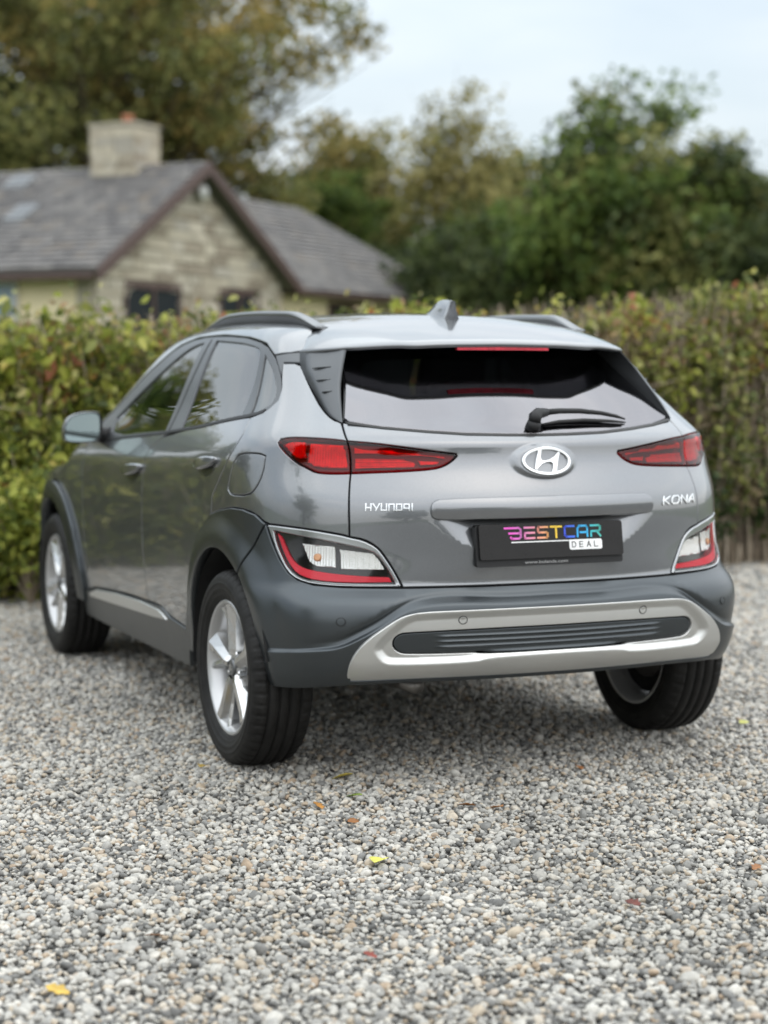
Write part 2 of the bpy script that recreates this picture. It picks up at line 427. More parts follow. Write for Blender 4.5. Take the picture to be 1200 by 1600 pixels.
car = empty('parked_car', (0, 0, 0))
tag(car, 'grey metallic hatchback crossover with red tail lamps parked on gravel drive', 'car')
def yz2u(y, z=None, x=.885): return float(p2uz(np.array([-x, y, .5]))[0])
def mir(half): return [(u, z) for u, z in half] + [(-u, z) for u, z in half[::-1] if abs(u) > 1e-6]
ARC_R, ARC_F, AZ, AR = .05, 2.61, .348, .388
def flare_surf(q):
    P, n = uz2p(q[:, 0], q[:, 1]), None
    return P
def flare(P, cyy):
    r = np.hypot(P[:, 1] - cyy, P[:, 2] - AZ); side = sstep((np.abs(P[:, 0]) - .70) / .14)
    return side * (.004 + .020 * sstep((AR + .13 - r) / .11))
def with_flare(c):
    def S(q):
        P = uz2p(q[:, 0], q[:, 1]); d = flare(P, c); P = P.copy(); P[:, 0] += np.sign(P[:, 0]) * d
        return P
    return S
def crease_z(a): return CREASE(a)
CREASE = Sp([-.42, -.2, 0, .2, .42, .475, .534, .61, .65, .711, .82, .935], [.610, .612, .6125, .612, .610, .594, .554, .507, .487, .474, .460, .447])
def bumper_surf(q):
    P = uz2p(q[:, 0], q[:, 1]); d = flare(P, ARC_R); P = P.copy(); P[:, 0] += np.sign(P[:, 0]) * d
    a = np.abs(q[:, 0]); step = .014 * sstep((crease_z(a) - q[:, 1]) / .014) * (1 - sstep((a - .86) / .06)) * (.35 + .65 * sstep((a - .50) / .12))
    groove = -.012 * np.exp(-((q[:, 1] - crease_z(a) - .012) / .012) ** 2) * (1 - sstep((a - .5) / .3))
    rad = P[:, :2] - [0, YC]; rad = rad / np.linalg.norm(rad, axis=1)[:, None]
    P[:, :2] += rad * (step + groove)[:, None]
    return P
def hatch_surf(q):
    P = uz2p(q[:, 0], q[:, 1]).copy(); x, z = P[:, 0], P[:, 2]; ax = np.abs(x)
    hwi = .268; hw = np.interp(z, [.66, .865], [.285, .415])
    m = np.clip((hw - ax) / (hw - hwi + .004), 0, 1); m = m * .75 + .25 * sstep(m)
    zt = np.clip((z - .662) / .03, 0, 1) * np.clip((.93 - z) / .02, 0, 1)
    yrec = np.interp(z, [.66, .87], [-.690, -.604])
    target = np.maximum(yrec, P[:, 1])
    P[:, 1] += (target - P[:, 1]) * m * zt
    # raised oval round the emblem
    e = ((x + .002) / .125) ** 2 + ((z - 1.047) / .060) ** 2
    P[:, 1] -= .016 * sstep((1.0 - e) / .45)
    return P

# ------------------------------------------------------------------ outlines (u, z)
LAMP_O = [(.908, 1.107), (.901, 1.117), (.865, 1.123), (.795, 1.123), (.722, 1.12), (.666, 1.114), (.656, 1.072), (.651, 1.013), (.713, 1.011), (.762, 1.014), (.791, 1.027), (.83, 1.043), (.871, 1.072), (.899, 1.094)]
LAMP_I = [(.666, 1.114), (.583, 1.108), (.48, 1.094), (.375, 1.08), (.312, 1.073), (.309, 1.066), (.325, 1.051), (.354, 1.035), (.39, 1.026), (.479, 1.02), (.58, 1.016), (.651, 1.013), (.656, 1.072)]
WINB = [(.704, 1.173), (.555, 1.156), (.407, 1.144), (.26, 1.135), (.104, 1.132), (0, 1.131)]
HATCH = mir([(0, .657), (.311, .656), (.484, .656), (.502, .694), (.521, .727), (.547, .767), (.566, .787), (.60, .807), (.645, .815), (.648, .906), (.651, .972), (.651, 1.013),
             (.58, 1.016), (.479, 1.02), (.39, 1.026), (.354, 1.035), (.325, 1.051), (.309, 1.066), (.312, 1.073), (.375, 1.08), (.48, 1.094), (.583, 1.108), (.666, 1.114)] + WINB)
FOG = [(.929, .845), (.882, .845), (.769, .837), (.669, .822), (.645, .815), (.605, .807), (.566, .787), (.547, .767), (.521, .727), (.502, .694), (.484, .656), (.537, .657), (.660, .659), (.747, .664), (.797, .676), (.831, .696), (.869, .737), (.902, .789)]
CLAD_OUT = [(.929, .845), (.98, .873), (1.057, .884), (1.15, .882), (1.266, .866), (1.39, .842), (1.502, .793), (1.61, .733), (1.714, .644), (1.782, .544), (1.857, .44), (1.905, .375)]
QUARTER = [(1.105, 1.363), (1.004, 1.363), (.955, 1.335), (.867, 1.272), (.788, 1.211), (.738, 1.181), (.704, 1.173), (.666, 1.114),
           (.722, 1.12), (.795, 1.123), (.865, 1.123), (.901, 1.117), (.908, 1.107), (.899, 1.094), (.871, 1.072), (.83, 1.043), (.791, 1.027), (.762, 1.014), (.713, 1.011), (.651, 1.013),
           (.651, .972), (.648, .906), (.645, .815), (.669, .822), (.769, .837), (.882, .845), (.929, .845), (.98, .873), (1.057, .884), (1.15, .882), (1.266, .866), (1.39, .842),
           (1.376, .903), (1.264, .98), (1.185, 1.045), (1.150, 1.085), (1.128, 1.126), (1.139, 1.182), (1.101, 1.190), (1.045, 1.208), (1.014, 1.24), (1.025, 1.275), (1.06, 1.31)]
FUEL = [(1.067, 1.067), (.985, 1.069), (.955, 1.061), (.957, 1.005), (.984, .957), (1.027, .93), (1.160, .924), (1.188, .940), (1.150, 1.016), (1.115, 1.058)]
DLO = [(3.30, 1.022), (2.19, 1.096), (1.167, 1.181), (1.101, 1.190), (1.045, 1.208), (1.014, 1.24), (1.025, 1.275), (1.075, 1.32), (1.13, 1.355), (1.2, 1.390), (1.346, 1.432), (1.66, 1.455), (2.044, 1.470), (2.41, 1.466), (2.623, 1.437), (2.826, 1.380), (3.0, 1.305), (3.2, 1.195), (3.34, 1.10), (3.38, 1.04)]
DOORGAP = [(1.39, .842), (1.376, .903), (1.264, .98), (1.185, 1.045), (1.150, 1.085), (1.128, 1.126), (1.139, 1.182)]
BGAP = [(2.19, 1.096), (2.33, 1.03), (2.375, .94), (2.40, .82), (2.41, .6), (2.405, .423)]
RDOOR = DOORGAP + [(1.167, 1.181)] + BGAP + [(2.212, .427), (2.113, .400), (1.895, .385), (1.857, .44), (1.782, .544), (1.714, .644), (1.61, .733), (1.502, .793)]
FGAP = [(3.30, 1.022), (3.335, .93), (3.35, .80), (3.35, .6), (3.34, .365)]
FDOOR = BGAP[::-1] + FGAP + [(3.248, .385), (2.9, .407), (2.685, .417)]

# ------------------------------------------------------------------ rear end
hl = [[(s * .262, .66), (s * .262, .93)] for s in (1, -1)] + [[(s * .268, .66), (s * .268, .93)] for s in (1, -1)] + [[(s * (.280 + o), .66), (s * (.405 + o), .865), (s * (.43 + o), .93)] for s in (1, -1) for o in (-.006, 0, .006)] + [[(-.42, z), (.42, z)] for z in (.667, .675, .683, .908, .92, .932)] + [ellipse(0, 1.047, .128 * k, .0615 * k, 60) for k in (.74, .82, .9, .97, 1.03)]
hl += [[(-.66, z), (.66, z)] for z in (1.075, 1.09, 1.10, 1.11, 1.12)]
hatch = put('rear_hatch', panel_geo(hatch_surf, HATCH, res=.013, ds=.014, smooth=1, corner=35, lines=hl), PAINT, car)
qs = pair('quarter_panel', panel_geo(wrap_surf, QUARTER, res=.022, ds=.016, smooth=1, corner=35, holes=[FUEL]), PAINT, car)
pair('fuel_flap', panel_geo(wrap_surf, FUEL, res=.02, ds=.012, smooth=2, gap=.0015), PAINT, qs)
pair('rear_door', panel_geo(wrap_surf, RDOOR, res=.03, ds=.02, smooth=1, corner=35), PAINT, car)
pair('front_door', panel_geo(wrap_surf, FDOOR, res=.035, ds=.025, smooth=1, corner=35), PAINT, car)
arc = lambda c, r, a0, a1, n=22: [(c + r * math.cos(t), AZ + r * math.sin(t)) for t in np.radians(np.linspace(a0, a1, n))]
# front wing and front cladding, measured along y
def yz(P): return [(yz2u(y), z) for y, z in P]
F_OUT = arc(ARC_F, AR + .085, 190, -6)
FENDER = [(3.30, 1.022), (3.335, .93), (3.35, .80), (3.35, .6), (3.34, .365)] + yz([(2.13, .36)] + arc(ARC_F, AR + .085, 180, 0)[:-1]) + yz([(3.09, .40), (3.11, .62), (3.13, .80), (2.95, .885), (2.7, .945), (2.45, .99)]) + [(3.55, 1.03)]
pair('front_wing', panel_geo(wrap_surf, FENDER, res=.035, ds=.025), PAINT, car)
pair('front_arch_cladding', panel_geo(with_flare(ARC_F), yz(arc(ARC_F, AR, 186, -10) + [(3.13, .27), (3.16, .45), (3.12, .62)] + arc(ARC_F, AR + .085, 8, 186)), off=.004, res=.025, ds=.018, depth=.05), CLAD, car)
# rear cladding with its seam, then bumper
RARC = yz(arc(ARC_R, AR, 186, 50))[::-1]
arc_pts = yz(arc(ARC_R, AR, 0, 112, 26))          # front (y>c) up to the seam
SEAM_END = arc_pts[-1]
rear_clad = CLAD_OUT + [(1.905, .30)] + yz(arc(ARC_R, AR, -8, 124, 28)) + [(1.002, .748), (.962, .800)]
pair('rear_arch_cladding', panel_geo(with_flare(ARC_R), rear_clad, off=.003, res=.02, ds=.014, depth=.05), CLAD, car)
bump_half = [(0, .352), (.45, .350), (.647, .345), (.80, .326), (.875, .322), (.93, .345)] + yz(arc(ARC_R, AR, 183, 124, 14)) + [(1.002, .748), (.962, .800), (.929, .845)] + \
            [(.902, .789), (.869, .737), (.831, .696), (.797, .676), (.747, .664), (.660, .659), (.537, .657), (.484, .656), (.311, .656), (0, .657)]
bh = np.array(bump_half)
bump_poly = [tuple(p) for p in bh] + [(-u, z) for u, z in bump_half[::-1][1:-1]]
SKIDH = [(0, .352), (.30, .351), (.45, .350), (.648, .346), (.640, .389), (.625, .438), (.605, .473), (.575, .507), (.534, .541), (.496, .570), (.466, .583), (.424, .590), (.353, .592), (.157, .594), (0, .594)]
SKID = mir(SKIDH)
SKID_HOLE = mir([(0, .372), (.30, .371), (.45, .370), (.628, .366), (.620, .395), (.607, .434), (.590, .463), (.562, .496), (.524, .528), (.488, .557), (.460, .569), (.42, .576), (.353, .578), (.157, .580), (0, .580)])
_ua = np.linspace(-.93, .93, 240); _cz = CREASE(np.abs(_ua))
bump_lines = [np.c_[_ua, _cz + o] for o in (.030, .018, .008, .0005, -.0045, -.0095, -.0145, -.022)]
bumper = put('rear_bumper', panel_geo(bumper_surf, bump_poly, res=.016, ds=.014, depth=.03, holes=[SKID_HOLE], lines=bump_lines), CLAD, car)
INSH = [(0, .451), (.151, .450), (.286, .450), (.470, .452), (.494, .459), (.507, .474), (.509, .489), (.503, .505), (.488, .515), (.470, .518), (.30, .522), (.155, .524), (0, .524)]
INSERT = mir(INSH)
SKIN_H = [(0, .438), (.15, .436), (.225, .433), (.275, .419), (.511, .418), (.535, .427), (.552, .448), (.561, .469), (.555, .486), (.534, .513), (.505, .545), (.470, .572), (.43, .582), (0, .586)]
SKIN = np.array(mir(SKIN_H))
_skin = rounded(SKIN, 2); _ins = rounded(np.array(INSERT), 2)
_sk = _skin if area2(_skin) > 0 else _skin[::-1]
def skid_surf(q):
    P = bumper_surf(q).copy(); a = np.abs(q[:, 0])
    d = edge_dist(_skin, q) * np.where(inside(_skin, q), 1, -1)
    # outer flange stands proud, then a chamfer leads down to the face that carries the insert; the chin turns under
    h = .016 - .020 * sstep((d + .004) / .028)
    chin = -.9 * np.maximum(.425 - q[:, 1], 0) ** 1.35
    rad = P[:, :2] - [0, YC]; rad /= np.linalg.norm(rad, axis=1)[:, None]
    P[:, :2] += rad * (h + chin)[:, None]
    return P
skid = put('skid_plate', panel_geo(skid_surf, SKID, gap=.003, lines=[np.r_[inset(_sk, o), inset(_sk, o)[:1]] for o in (-.006, .0015, .009, .017, .025, .032)], res=.012, ds=.012, depth=.03, smooth=1, corner=40, holes=[INSERT]), SILVER, bumper)
def insert_surf(q):
    P = skid_surf(q).copy(); a = np.abs(q[:, 0])
    for zc in (.470, .487, .504):
        P[:, 1] -= .006 * np.exp(-((q[:, 1] - zc) / .0035) ** 2) * (1 - sstep((a - .33) / .07))
    return P
ins = put('bumper_insert', panel_geo(insert_surf, INSERT, off=-.004, gap=.001, res=.0065, ds=.01, depth=.02, smooth=1), CLAD, bumper)
ring = lambda u, z, r0, r1, S, off, m, par, nm: put(nm, panel_geo(S, ellipse(u, z, r1, r1 * 1.0, 24), off=off, gap=0, res=.01, ds=.005, depth=.004, rnd=.0012), m, par)
put('tow_cover', panel_geo(insert_surf, ellipse(-.463, .486, .026, .024, 28), off=-.0035, gap=0, res=.012, ds=.006, depth=.006, rnd=.001), CLAD, bumper)
for s in (1, -1):
    ring(.307 * s, .556, 0, .0115, skid_surf, .0026, SILVER, bumper, 'parking_sensor')
    ring(.652 * s, .556, 0, .0115, bumper_surf, .0022, CLAD, bumper, 'parking_sensor')
    for (uu, zz, S) in ((.307 * s, .556, skid_surf), (.652 * s, .556, bumper_surf)):
        put('sensor_seal', panel_geo(S, ellipse(uu, zz, .0140, .0140, 28), off=.0018, gap=0, res=.01, ds=.004, depth=.003, rnd=.0005, holes=[ellipse(uu, zz, .0122, .0122, 24)]), RUBBERD, bumper)

# handle bar above the plate
def bar_surf(q):
    P = uz2p(q[:, 0], q[:, 1] * 0 + .905).copy(); z = q[:, 1]; P[:, 2] = z
    t = (z - .918) / .010; P[:, 1] += -.012 + .010 * np.logaddexp(0, t) * .85 + .20 * np.maximum(.9 - z, 0)
    return P
BAR = mir([(0, .868), (.347, .866), (.385, .868), (.400, .876), (.404, .896), (.402, .915), (.392, .928), (.366, .936), (.137, .940), (0, .940)])
put('hatch_handle', panel_geo(bar_surf, BAR, off=.004, gap=0, res=.012, ds=.012, depth=.045, rnd=.006, smooth=1), PAINT, hatch)
# number plate with its holder
plate = Geo()
def flatplate(x0, x1, z0, z1, y0, y1, name, m, par, th=.004):
    """thin upright sheet; y0 at the bottom edge, y1 at the top edge (rear face)"""
    g = Geo(); V = []
    rr = .008; n = 5; out = []
    for cx, cz, a0 in ((x1 - rr, z0 + rr, -90), (x1 - rr, z1 - rr, 0), (x0 + rr, z1 - rr, 90), (x0 + rr, z0 + rr, 180)):
        for t in np.radians(np.linspace(a0, a0 + 90, n)): out.append((cx + rr * math.cos(t), cz + rr * math.sin(t)))
    yy = lambda z: y0 + (y1 - y0) * (z - z0) / (z1 - z0)
    k = len(out); V = [(x, yy(z), z) for x, z in out] + [(x, yy(z) + th, z) for x, z in out]
    g.add(V, [tuple(range(k)), tuple(range(2 * k - 1, k - 1, -1))] + [(i, i + k, (i + 1) % k + k, (i + 1) % k) for i in range(k)])
    return g.obj(name, m, par)
PY = lambda z: np.interp(z, [.715, .86], [-.678, -.656])     # rear face of the plate
holder = flatplate(-.268, .262, .716, .848, PY(.716) + .010, PY(.848) + .010, 'plate_holder', PLASTIC, hatch, .02)
plate = flatplate(-.259, .261, .740, .851, PY(.740), PY(.851), 'number_plate', PLATE_MAT, hatch, .005)

def plate_pt(x, z, lift): return (x, float(PY(z)) - lift, z)
def ink(polys, name, m, par, lift=.0012, th=.001):
    g = Geo()
    for P in polys:
        P = np.array(P, float)
        if area2(P) < 0: P = P[::-1]
        k = len(P); V = [plate_pt(x, z, lift) for x, z in P] + [plate_pt(x, z, lift - th) for x, z in P]
        g.add(V, [tuple(range(k))] + [(i, i + k, (i + 1) % k + k, (i + 1) % k) for i in range(k)])
    return g.obj(name, m, par)
def inkmat(name, c, c2=None, x0=0, x1=1):
    if c2 is None: return mat(name, c, .35)
    m = mat(name, c, .35); n, l = m.node_tree.nodes, m.node_tree.links
    tc = n.new('ShaderNodeTexCoord'); sx = n.new('ShaderNodeSeparateXYZ'); mr = n.new('ShaderNodeMapRange'); mr.inputs['From Min'].default_value = x0; mr.inputs['From Max'].default_value = x1
    r = n.new('ShaderNodeValToRGB'); r.color_ramp.elements[0].color = (*c, 1); r.color_ramp.elements[1].color = (*c2, 1)
    l.new(tc.outputs['Object'], sx.inputs[0]); l.new(sx.outputs['X'], mr.inputs['Value']); l.new(mr.outputs['Result'], r.inputs['Fac']); l.new(r.outputs['Color'], n['Principled BSDF'].inputs['Base Color'])
    return m
def letter(lines, x, z, w, h, t, slant=0):
    out = []
    for L in lines:
        P = np.array([(x + a * w + slant * (b * h), z + b * h) for a, b in L]); out += stroke(P, t)
    return out
LT = {'B': [[(-.55, 1), (.75, 1), (.95, .85), (.95, .62), (.8, .5)], [(-.15, .5), (.8, .5), (.95, .38), (.95, .15), (.75, 0), (.08, 0), (0, .1)]],
      'E': [[(.05, 1), (.95, 1)], [(.05, .5), (.95, .5)], [(.05, .5), (.05, .0), (.95, 0)]],
      'S': [[(.95, 1), (.12, 1), (.05, .9), (.05, .6), (.15, .5), (.85, .5), (.95, .4), (.95, .1), (.85, 0), (0, 0)]],
      'T': [[(0, 1), (1, 1)], [(.5, .9), (.5, 0)]],
      'C': [[(.95, 1), (.2, 1), (.05, .85), (.05, .15), (.2, 0), (.95, 0)]],
      'A': [[(0, 0), (0.02, .75), (.2, 1), (.85, 1), (.97, .85), (.97, 0)], [(.3, .38), (.95, .38)]],
      'R': [[(.05, 1), (.8, 1), (.95, .88), (.95, .6), (.8, .45), (.1, .45)], [(.05, .3), (.05, 0)], [(.62, .45), (.95, 0)]]}
word = [('B', (.80, .10, .55), (.75, .22, .62)), ('E', (.75, .22, .50), (.80, .30, .35)), ('S', (.85, .32, .25), (.85, .42, .15)), ('T', (.85, .55, .05), (.90, .62, .05)), ('C', (.05, .10, .75), (.04, .18, .80)), ('A', (.03, .40, .80), (.04, .45, .78)), ('R', (.04, .48, .55), (.08, .50, .42))]
x = -.147
for ch, c1, c2 in word:
    ink(letter(LT[ch], x, .8040, .0375, .0335, .0064), 'plate_letter', inkmat('ink_' + ch, c1, c2, x, x + .04), plate)
    x += .0482
WHITEINK = inkmat('ink_white', (.85, .85, .85))
ink([[(-.147, .7905), (.06, .7905), (.06, .7940), (-.147, .7940)]], 'plate_rule', WHITEINK, plate)
tab = [(.062, .7945), (.062, .770), (.0635, .765), (.067, .762), (.176, .762), (.1815, .764), (.1825, .770), (.1825, .788), (.180, .793), (.176, .7945)]
ink([tab], 'plate_tab', WHITEINK, plate)
DK = inkmat('ink_dark', (.03, .03, .03))
LD = {'D': [[(0, 0), (0, 1), (.6, 1), (.95, .75), (.95, .25), (.6, 0), (0, 0)]], 'E': [[(.9, 1), (0, 1), (0, 0), (.9, 0)], [(0, .5), (.8, .5)]], 'A': [[(0, 0), (.5, 1), (1, 0)], [(.2, .35), (.8, .35)]], 'L': [[(0, 1), (0, 0), (.9, 0)]]}
x = .072
for ch in 'DEAL':
    ink(letter(LD[ch], x, .7705, .0135, .0165, .0022), 'plate_letter', DK, plate, lift=.0024); x += .0272
# small dealer address on the holder
fc = bpy.data.curves.new('holder_text', 'FONT'); fc.body = 'www.bolands.com'; fc.size = .0165; fc.extrude = .0004; fc.align_x = 'LEFT'
to = bpy.data.objects.new('holder_text', fc); COL.objects.link(to)
dg = bpy.context.evaluated_depsgraph_get(); tm = bpy.data.meshes.new_from_object(to.evaluated_get(dg)); bpy.data.objects.remove(to)
tm.name = 'holder_lettering'; tm.materials.clear(); tm.materials.append(inkmat('ink_grey', (.42, .42, .42)))
ho = link_mesh('holder_lettering', tm, hatch); ho.rotation_euler = (math.pi / 2, 0, 0); ho.location = (-.098, float(PY(.722)) + .010 - .0006, .7225); ho.scale = (1.28, .85, 1)

# chrome lettering and emblem
def decal(polys, S, off=.004, depth=.005, res=.02):
    return join_geo([panel_geo(S, P, off=off, gap=0, res=res, ds=.02, depth=depth, rnd=.0008) for P in polys])
HY = {'H': [[(.07, 0), (.07, 1)], [(.93, 0), (.93, 1)], [(.1, .42), (.9, .42)]], 'Y': [[(0, 1), (.5, .35)], [(1.0, 1), (.45, 0)]], 'U': [[(.07, 1), (.07, .05), (.93, .05), (.93, 1)]], 'N': [[(.07, 0), (.07, .95), (.93, .95), (.93, 0)]],
      'D': [[(.07, 0), (.07, .95), (.93, .95), (.93, .05), (.0, .05)]], 'A': [[(.93, 0), (.93, .95), (.07, .95), (.07, .35), (.93, .35)]], 'I': [[(.5, 0), (.5, 1)]]}
polys = []; u = .598
for ch, w in zip('HYUNDAI', (.018, .019, .018, .018, .018, .018, .006)):
    polys += [[(u - a, .898 + b) for a, b in s] for s in letter(HY[ch], 0, 0, w, .0205, .0043)]; u -= w + .0048
put('brand_lettering', decal(polys, hatch_surf), CHROME, hatch)
KO = {'K': [[(0, 0), (0, 1)], [(1, 1), (.15, .5), (.95, 0)]], 'O': [[(.2, 0), (0, .25), (0, .75), (.2, 1), (.8, 1), (1, .75), (1, .25), (.8, 0), (.2, 0)]], 'N': [[(0, 0), (0, 1), (1, 0), (1, 1)]], 'A': [[(-.1, 0), (.42, 1), (.62, 1), (.86, 0)], [(.2, .36), (.78, .36)]]}
polys = []; u = -.452
for ch, w in zip('KONA', (.029, .036, .032, .034)):
    polys += [[(u - a, .893 + b) for a, b in s] for s in letter(KO[ch], 0, 0, w, .0245, .0056, .36)]; u -= w + .0135
put('model_lettering', decal(polys, hatch_surf), CHROME, hatch)
E2 = ellipse(.0, 1.047, .092, .046, 56); E1 = ellipse(.0, 1.047, .0805, .0365, 56)
em = [panel_geo(hatch_surf, E2, off=.008, gap=0, res=.012, ds=.008, depth=.010, rnd=.002, holes=[E1])]
S1 = lambda P: [(-x, 1.047 + z) for x, z in P]
hshape = [(-.030, .0385), (-.016, .0400), (-.0225, .0105), (-.018, .0020), (-.006, .0010), (.012, .0050), (.030, .0150), (.044, .0290), (.0525, .0270), (.030, -.0340), (.026, -.0385), (.010, -.0395), (.020, -.0185), (.020, -.0090), (.012, -.0045), (-.002, -.0050), (-.020, -.0110), (-.036, -.0230), (-.043, -.0300), (-.050, -.0270)]
em.append(panel_geo(hatch_surf, S1(hshape), off=.0085, gap=0, res=.014, ds=.008, depth=.009, rnd=.0015))
put('emblem', join_geo(em), CHROME, hatch)

# ------------------------------------------------------------------ tail lamps
def ribs(S, pitch, amp, axis, base=0.0):
    def R(q):
        P = S(q).copy(); c = P[:, :2] - [0, YC]; c /= np.linalg.norm(c, axis=1)[:, None]; P[:, :2] += c * (base + amp * np.abs(np.sin(np.pi * q[:, axis] / pitch)))[:, None]; return P
    return R
def lamp(poly, S, lens, base, base_mat, pieces, name, par, depth=.03, lens_off=.003):
    roots = []
    g = panel_geo(S, poly, off=lens_off, gap=.002, res=.014, ds=.010, depth=depth, smooth=1, corner=50, rnd=.003)
    gb = panel_geo(S, poly, off=-.018, gap=.003, res=.02, ds=.012, depth=.006, smooth=1, corner=50, rnd=.001)
    L, R = pair(name, gb, base_mat, par)
    pair('lens', g, lens, (L, R))
    for nm, pl, m, off, dep in pieces:
        pair(nm, panel_geo(ribs(S, .009, .0016, 0 if pl[0][0] > .66 else 1, off), pl, off=0, gap=0, res=.0045, ds=.008, depth=dep, smooth=1, corner=50, rnd=.003), m, (L, R))
    return L, R
lamp(LAMP_O, wrap_surf, LENS_RED, None, RED_DEEP, [('reflector', [(.882, 1.098), (.865, 1.110), (.81, 1.110), (.80, 1.06), (.83, 1.055), (.862, 1.078)], RED_GLOW, -.008, .01), ('reflector', [(.790, 1.105), (.682, 1.100), (.668, 1.07), (.664, 1.028), (.76, 1.028), (.795, 1.045)], RED_GLOW, -.008, .01)], 'tail_lamp', car)
lamp(LAMP_I, wrap_surf, LENS_RED, None, RED_DEEP, [('reflector', [(.645, 1.090), (.56, 1.085), (.45, 1.074), (.37, 1.064), (.345, 1.060), (.40, 1.064), (.50, 1.070), (.60, 1.072), (.645, 1.072)], RED_GLOW, -.008, .01),
     ('reflector', [(.642, 1.060), (.56, 1.060), (.47, 1.054), (.445, 1.042), (.45, 1.032), (.56, 1.028), (.640, 1.026)], RED_GLOW, -.008, .01), ('reflector', [(.44, 1.053), (.365, 1.050), (.375, 1.039), (.43, 1.036)], RED_GLOW, -.008, .01)], 'hatch_lamp', hatch)
# fog and indicator cluster in the bumper
fogframe = FOG
FOG_IN = [(.893, .822), (.768, .806), (.668, .788), (.600, .773), (.565, .760), (.538, .720), (.517, .682), (.512, .668), (.66, .668), (.748, .674), (.795, .685), (.828, .705), (.862, .748), (.885, .79)]
FO, FO2 = pair('bumper_lamp', panel_geo(wrap_surf, FOG, off=.003, gap=.003, res=.014, ds=.010, depth=.03, smooth=1, corner=45, rnd=.005, holes=[FOG_IN]), LAMPFRAME, car)
pair('lamp_housing', panel_geo(wrap_surf, FOG_IN, off=-.016, gap=-.004, res=.016, ds=.012, depth=.01, smooth=1, corner=45, rnd=.001), GLOSSBLACK, (FO, FO2))
pair('red_strip', panel_geo(wrap_surf, [(.891, .818), (.872, .806), (.856, .778), (.833, .742), (.803, .720), (.768, .710), (.695, .700), (.601, .692), (.524, .688), (.514, .671), (.66, .671), (.748, .677), (.793, .688), (.825, .707), (.860, .750)], off=-.008, gap=.001, res=.014, ds=.01, depth=.012, rnd=.002, smooth=1, corner=50), RED_STRIP, (FO, FO2))
ribbed = mat('ribbed_reflector', (.80, .80, .785), .20, .75)
def rib_nodes(m):
    n, l = m.node_tree.nodes, m.node_tree.links; tc = n.new('ShaderNodeTexCoord'); w = n.new('ShaderNodeTexWave'); w.wave_type = 'BANDS'; w.bands_direction = 'X'; w.inputs['Scale'].default_value = 55; w.inputs['Distortion'].default_value = 6; w.inputs['Detail'].default_value = 2; w.inputs['Detail Scale'].default_value = 3
    bp = n.new('ShaderNodeBump'); bp.inputs['Strength'].default_value = .6; bp.inputs['Distance'].default_value = .004
    l.new(tc.outputs['Object'], w.inputs['Vector']); l.new(w.outputs['Fac'], bp.inputs['Height']); l.new(bp.outputs['Normal'], n['Principled BSDF'].inputs['Normal'])

AMB = [(.800, .790), (.691, .783), (.685, .714), (.748, .717), (.772, .730)]; WHI = [(.679, .775), (.575, .763), (.556, .742), (.536, .708), (.672, .710)]
pair('indicator_reflector', panel_geo(ribs(wrap_surf, .009, .0022, 0, -.016), AMB, off=0, gap=.002, res=.004, ds=.008, depth=.004, rnd=.001), ribbed, (FO, FO2))
pair('indicator_bulb', panel_geo(wrap_surf, ellipse(.745, .748, .013, .012, 20), off=-.006, gap=0, res=.012, ds=.006, depth=.008, rnd=.005), AMBER, (FO, FO2))
pair('reverse_reflector', panel_geo(ribs(wrap_surf, .009, .0022, 0, -.016), WHI, off=0, gap=.002, res=.004, ds=.008, depth=.004, rnd=.001), ribbed, (FO, FO2))
pair('lamp_cover', panel_geo(wrap_surf, FOG_IN, off=.0005, gap=.001, res=.02, ds=.012, depth=.004, smooth=1, corner=45, rnd=.001), LENS_CLEAR, (FO, FO2))

# ------------------------------------------------------------------ side glass, frames
FGL = [(2.267, 1.443), (2.403, 1.430), (2.531, 1.397), (2.715, 1.330), (2.886, 1.262), (3.03, 1.195), (3.13, 1.130), (3.06, 1.058), (2.24, 1.108), (2.265, 1.196), (2.265, 1.32)]
RGL = [(2.104, 1.449), (1.794, 1.438), (1.45, 1.420), (1.362, 1.400), (1.285, 1.29), (1.270, 1.236), (1.258, 1.183), (2.036, 1.119), (2.07, 1.236), (2.094, 1.364)]
QGL = [(1.300, 1.392), (1.17, 1.345), (1.09, 1.297), (1.048, 1.255), (1.050, 1.229), (1.115, 1.205), (1.175, 1.198), (1.200, 1.248), (1.258, 1.334)]
frames = pair('window_frame', panel_geo(wrap_surf, DLO, off=-.004, gap=.001, res=.03, ds=.016, depth=.02, smooth=1, corner=50, holes=[FGL, RGL, QGL]), TRIMGREY, car)
pair('front_side_window', panel_geo(wrap_surf, FGL, off=-.010, gap=-.004, res=.035, ds=.02, depth=.004, rnd=.001), GLASS_CLEAR, frames)
pair('rear_side_window', panel_geo(wrap_surf, RGL, off=-.010, gap=-.004, res=.035, ds=.02, depth=.004, rnd=.001), GLASS_DARK, frames)
pair('quarter_window', panel_geo(wrap_surf, QGL, off=-.010, gap=-.004, res=.03, ds=.02, depth=.004, rnd=.001), GLASS_DARK, frames)
# pillar seam between the doors and rubber line along the belt
belt = [(1.06, 1.203), (1.101, 1.193), (1.167, 1.184), (2.19, 1.099), (3.30, 1.026)]
def strip(line, w, S, off, depth, res=.02):
    L = np.array(line, float); up = L + [0, w / 2]; dn = L - [0, w / 2]
    return panel_geo(S, list(map(tuple, np.concatenate([dn, up[::-1]]))), off=off, gap=0, res=res, ds=.025, depth=depth, rnd=.002)
pair('belt_moulding', strip(belt, .013, wrap_surf, .003, .012), PLASTIC, car)
pair('door_seal', panel_geo(wrap_surf, [(2.185, 1.108), (2.197, 1.108), (2.197, 1.25), (2.185, 1.455), (2.173, 1.455), (2.185, 1.25)], off=-.0025, gap=0, res=.02, ds=.02, depth=.004, rnd=.0005), RUBBERD, frames)

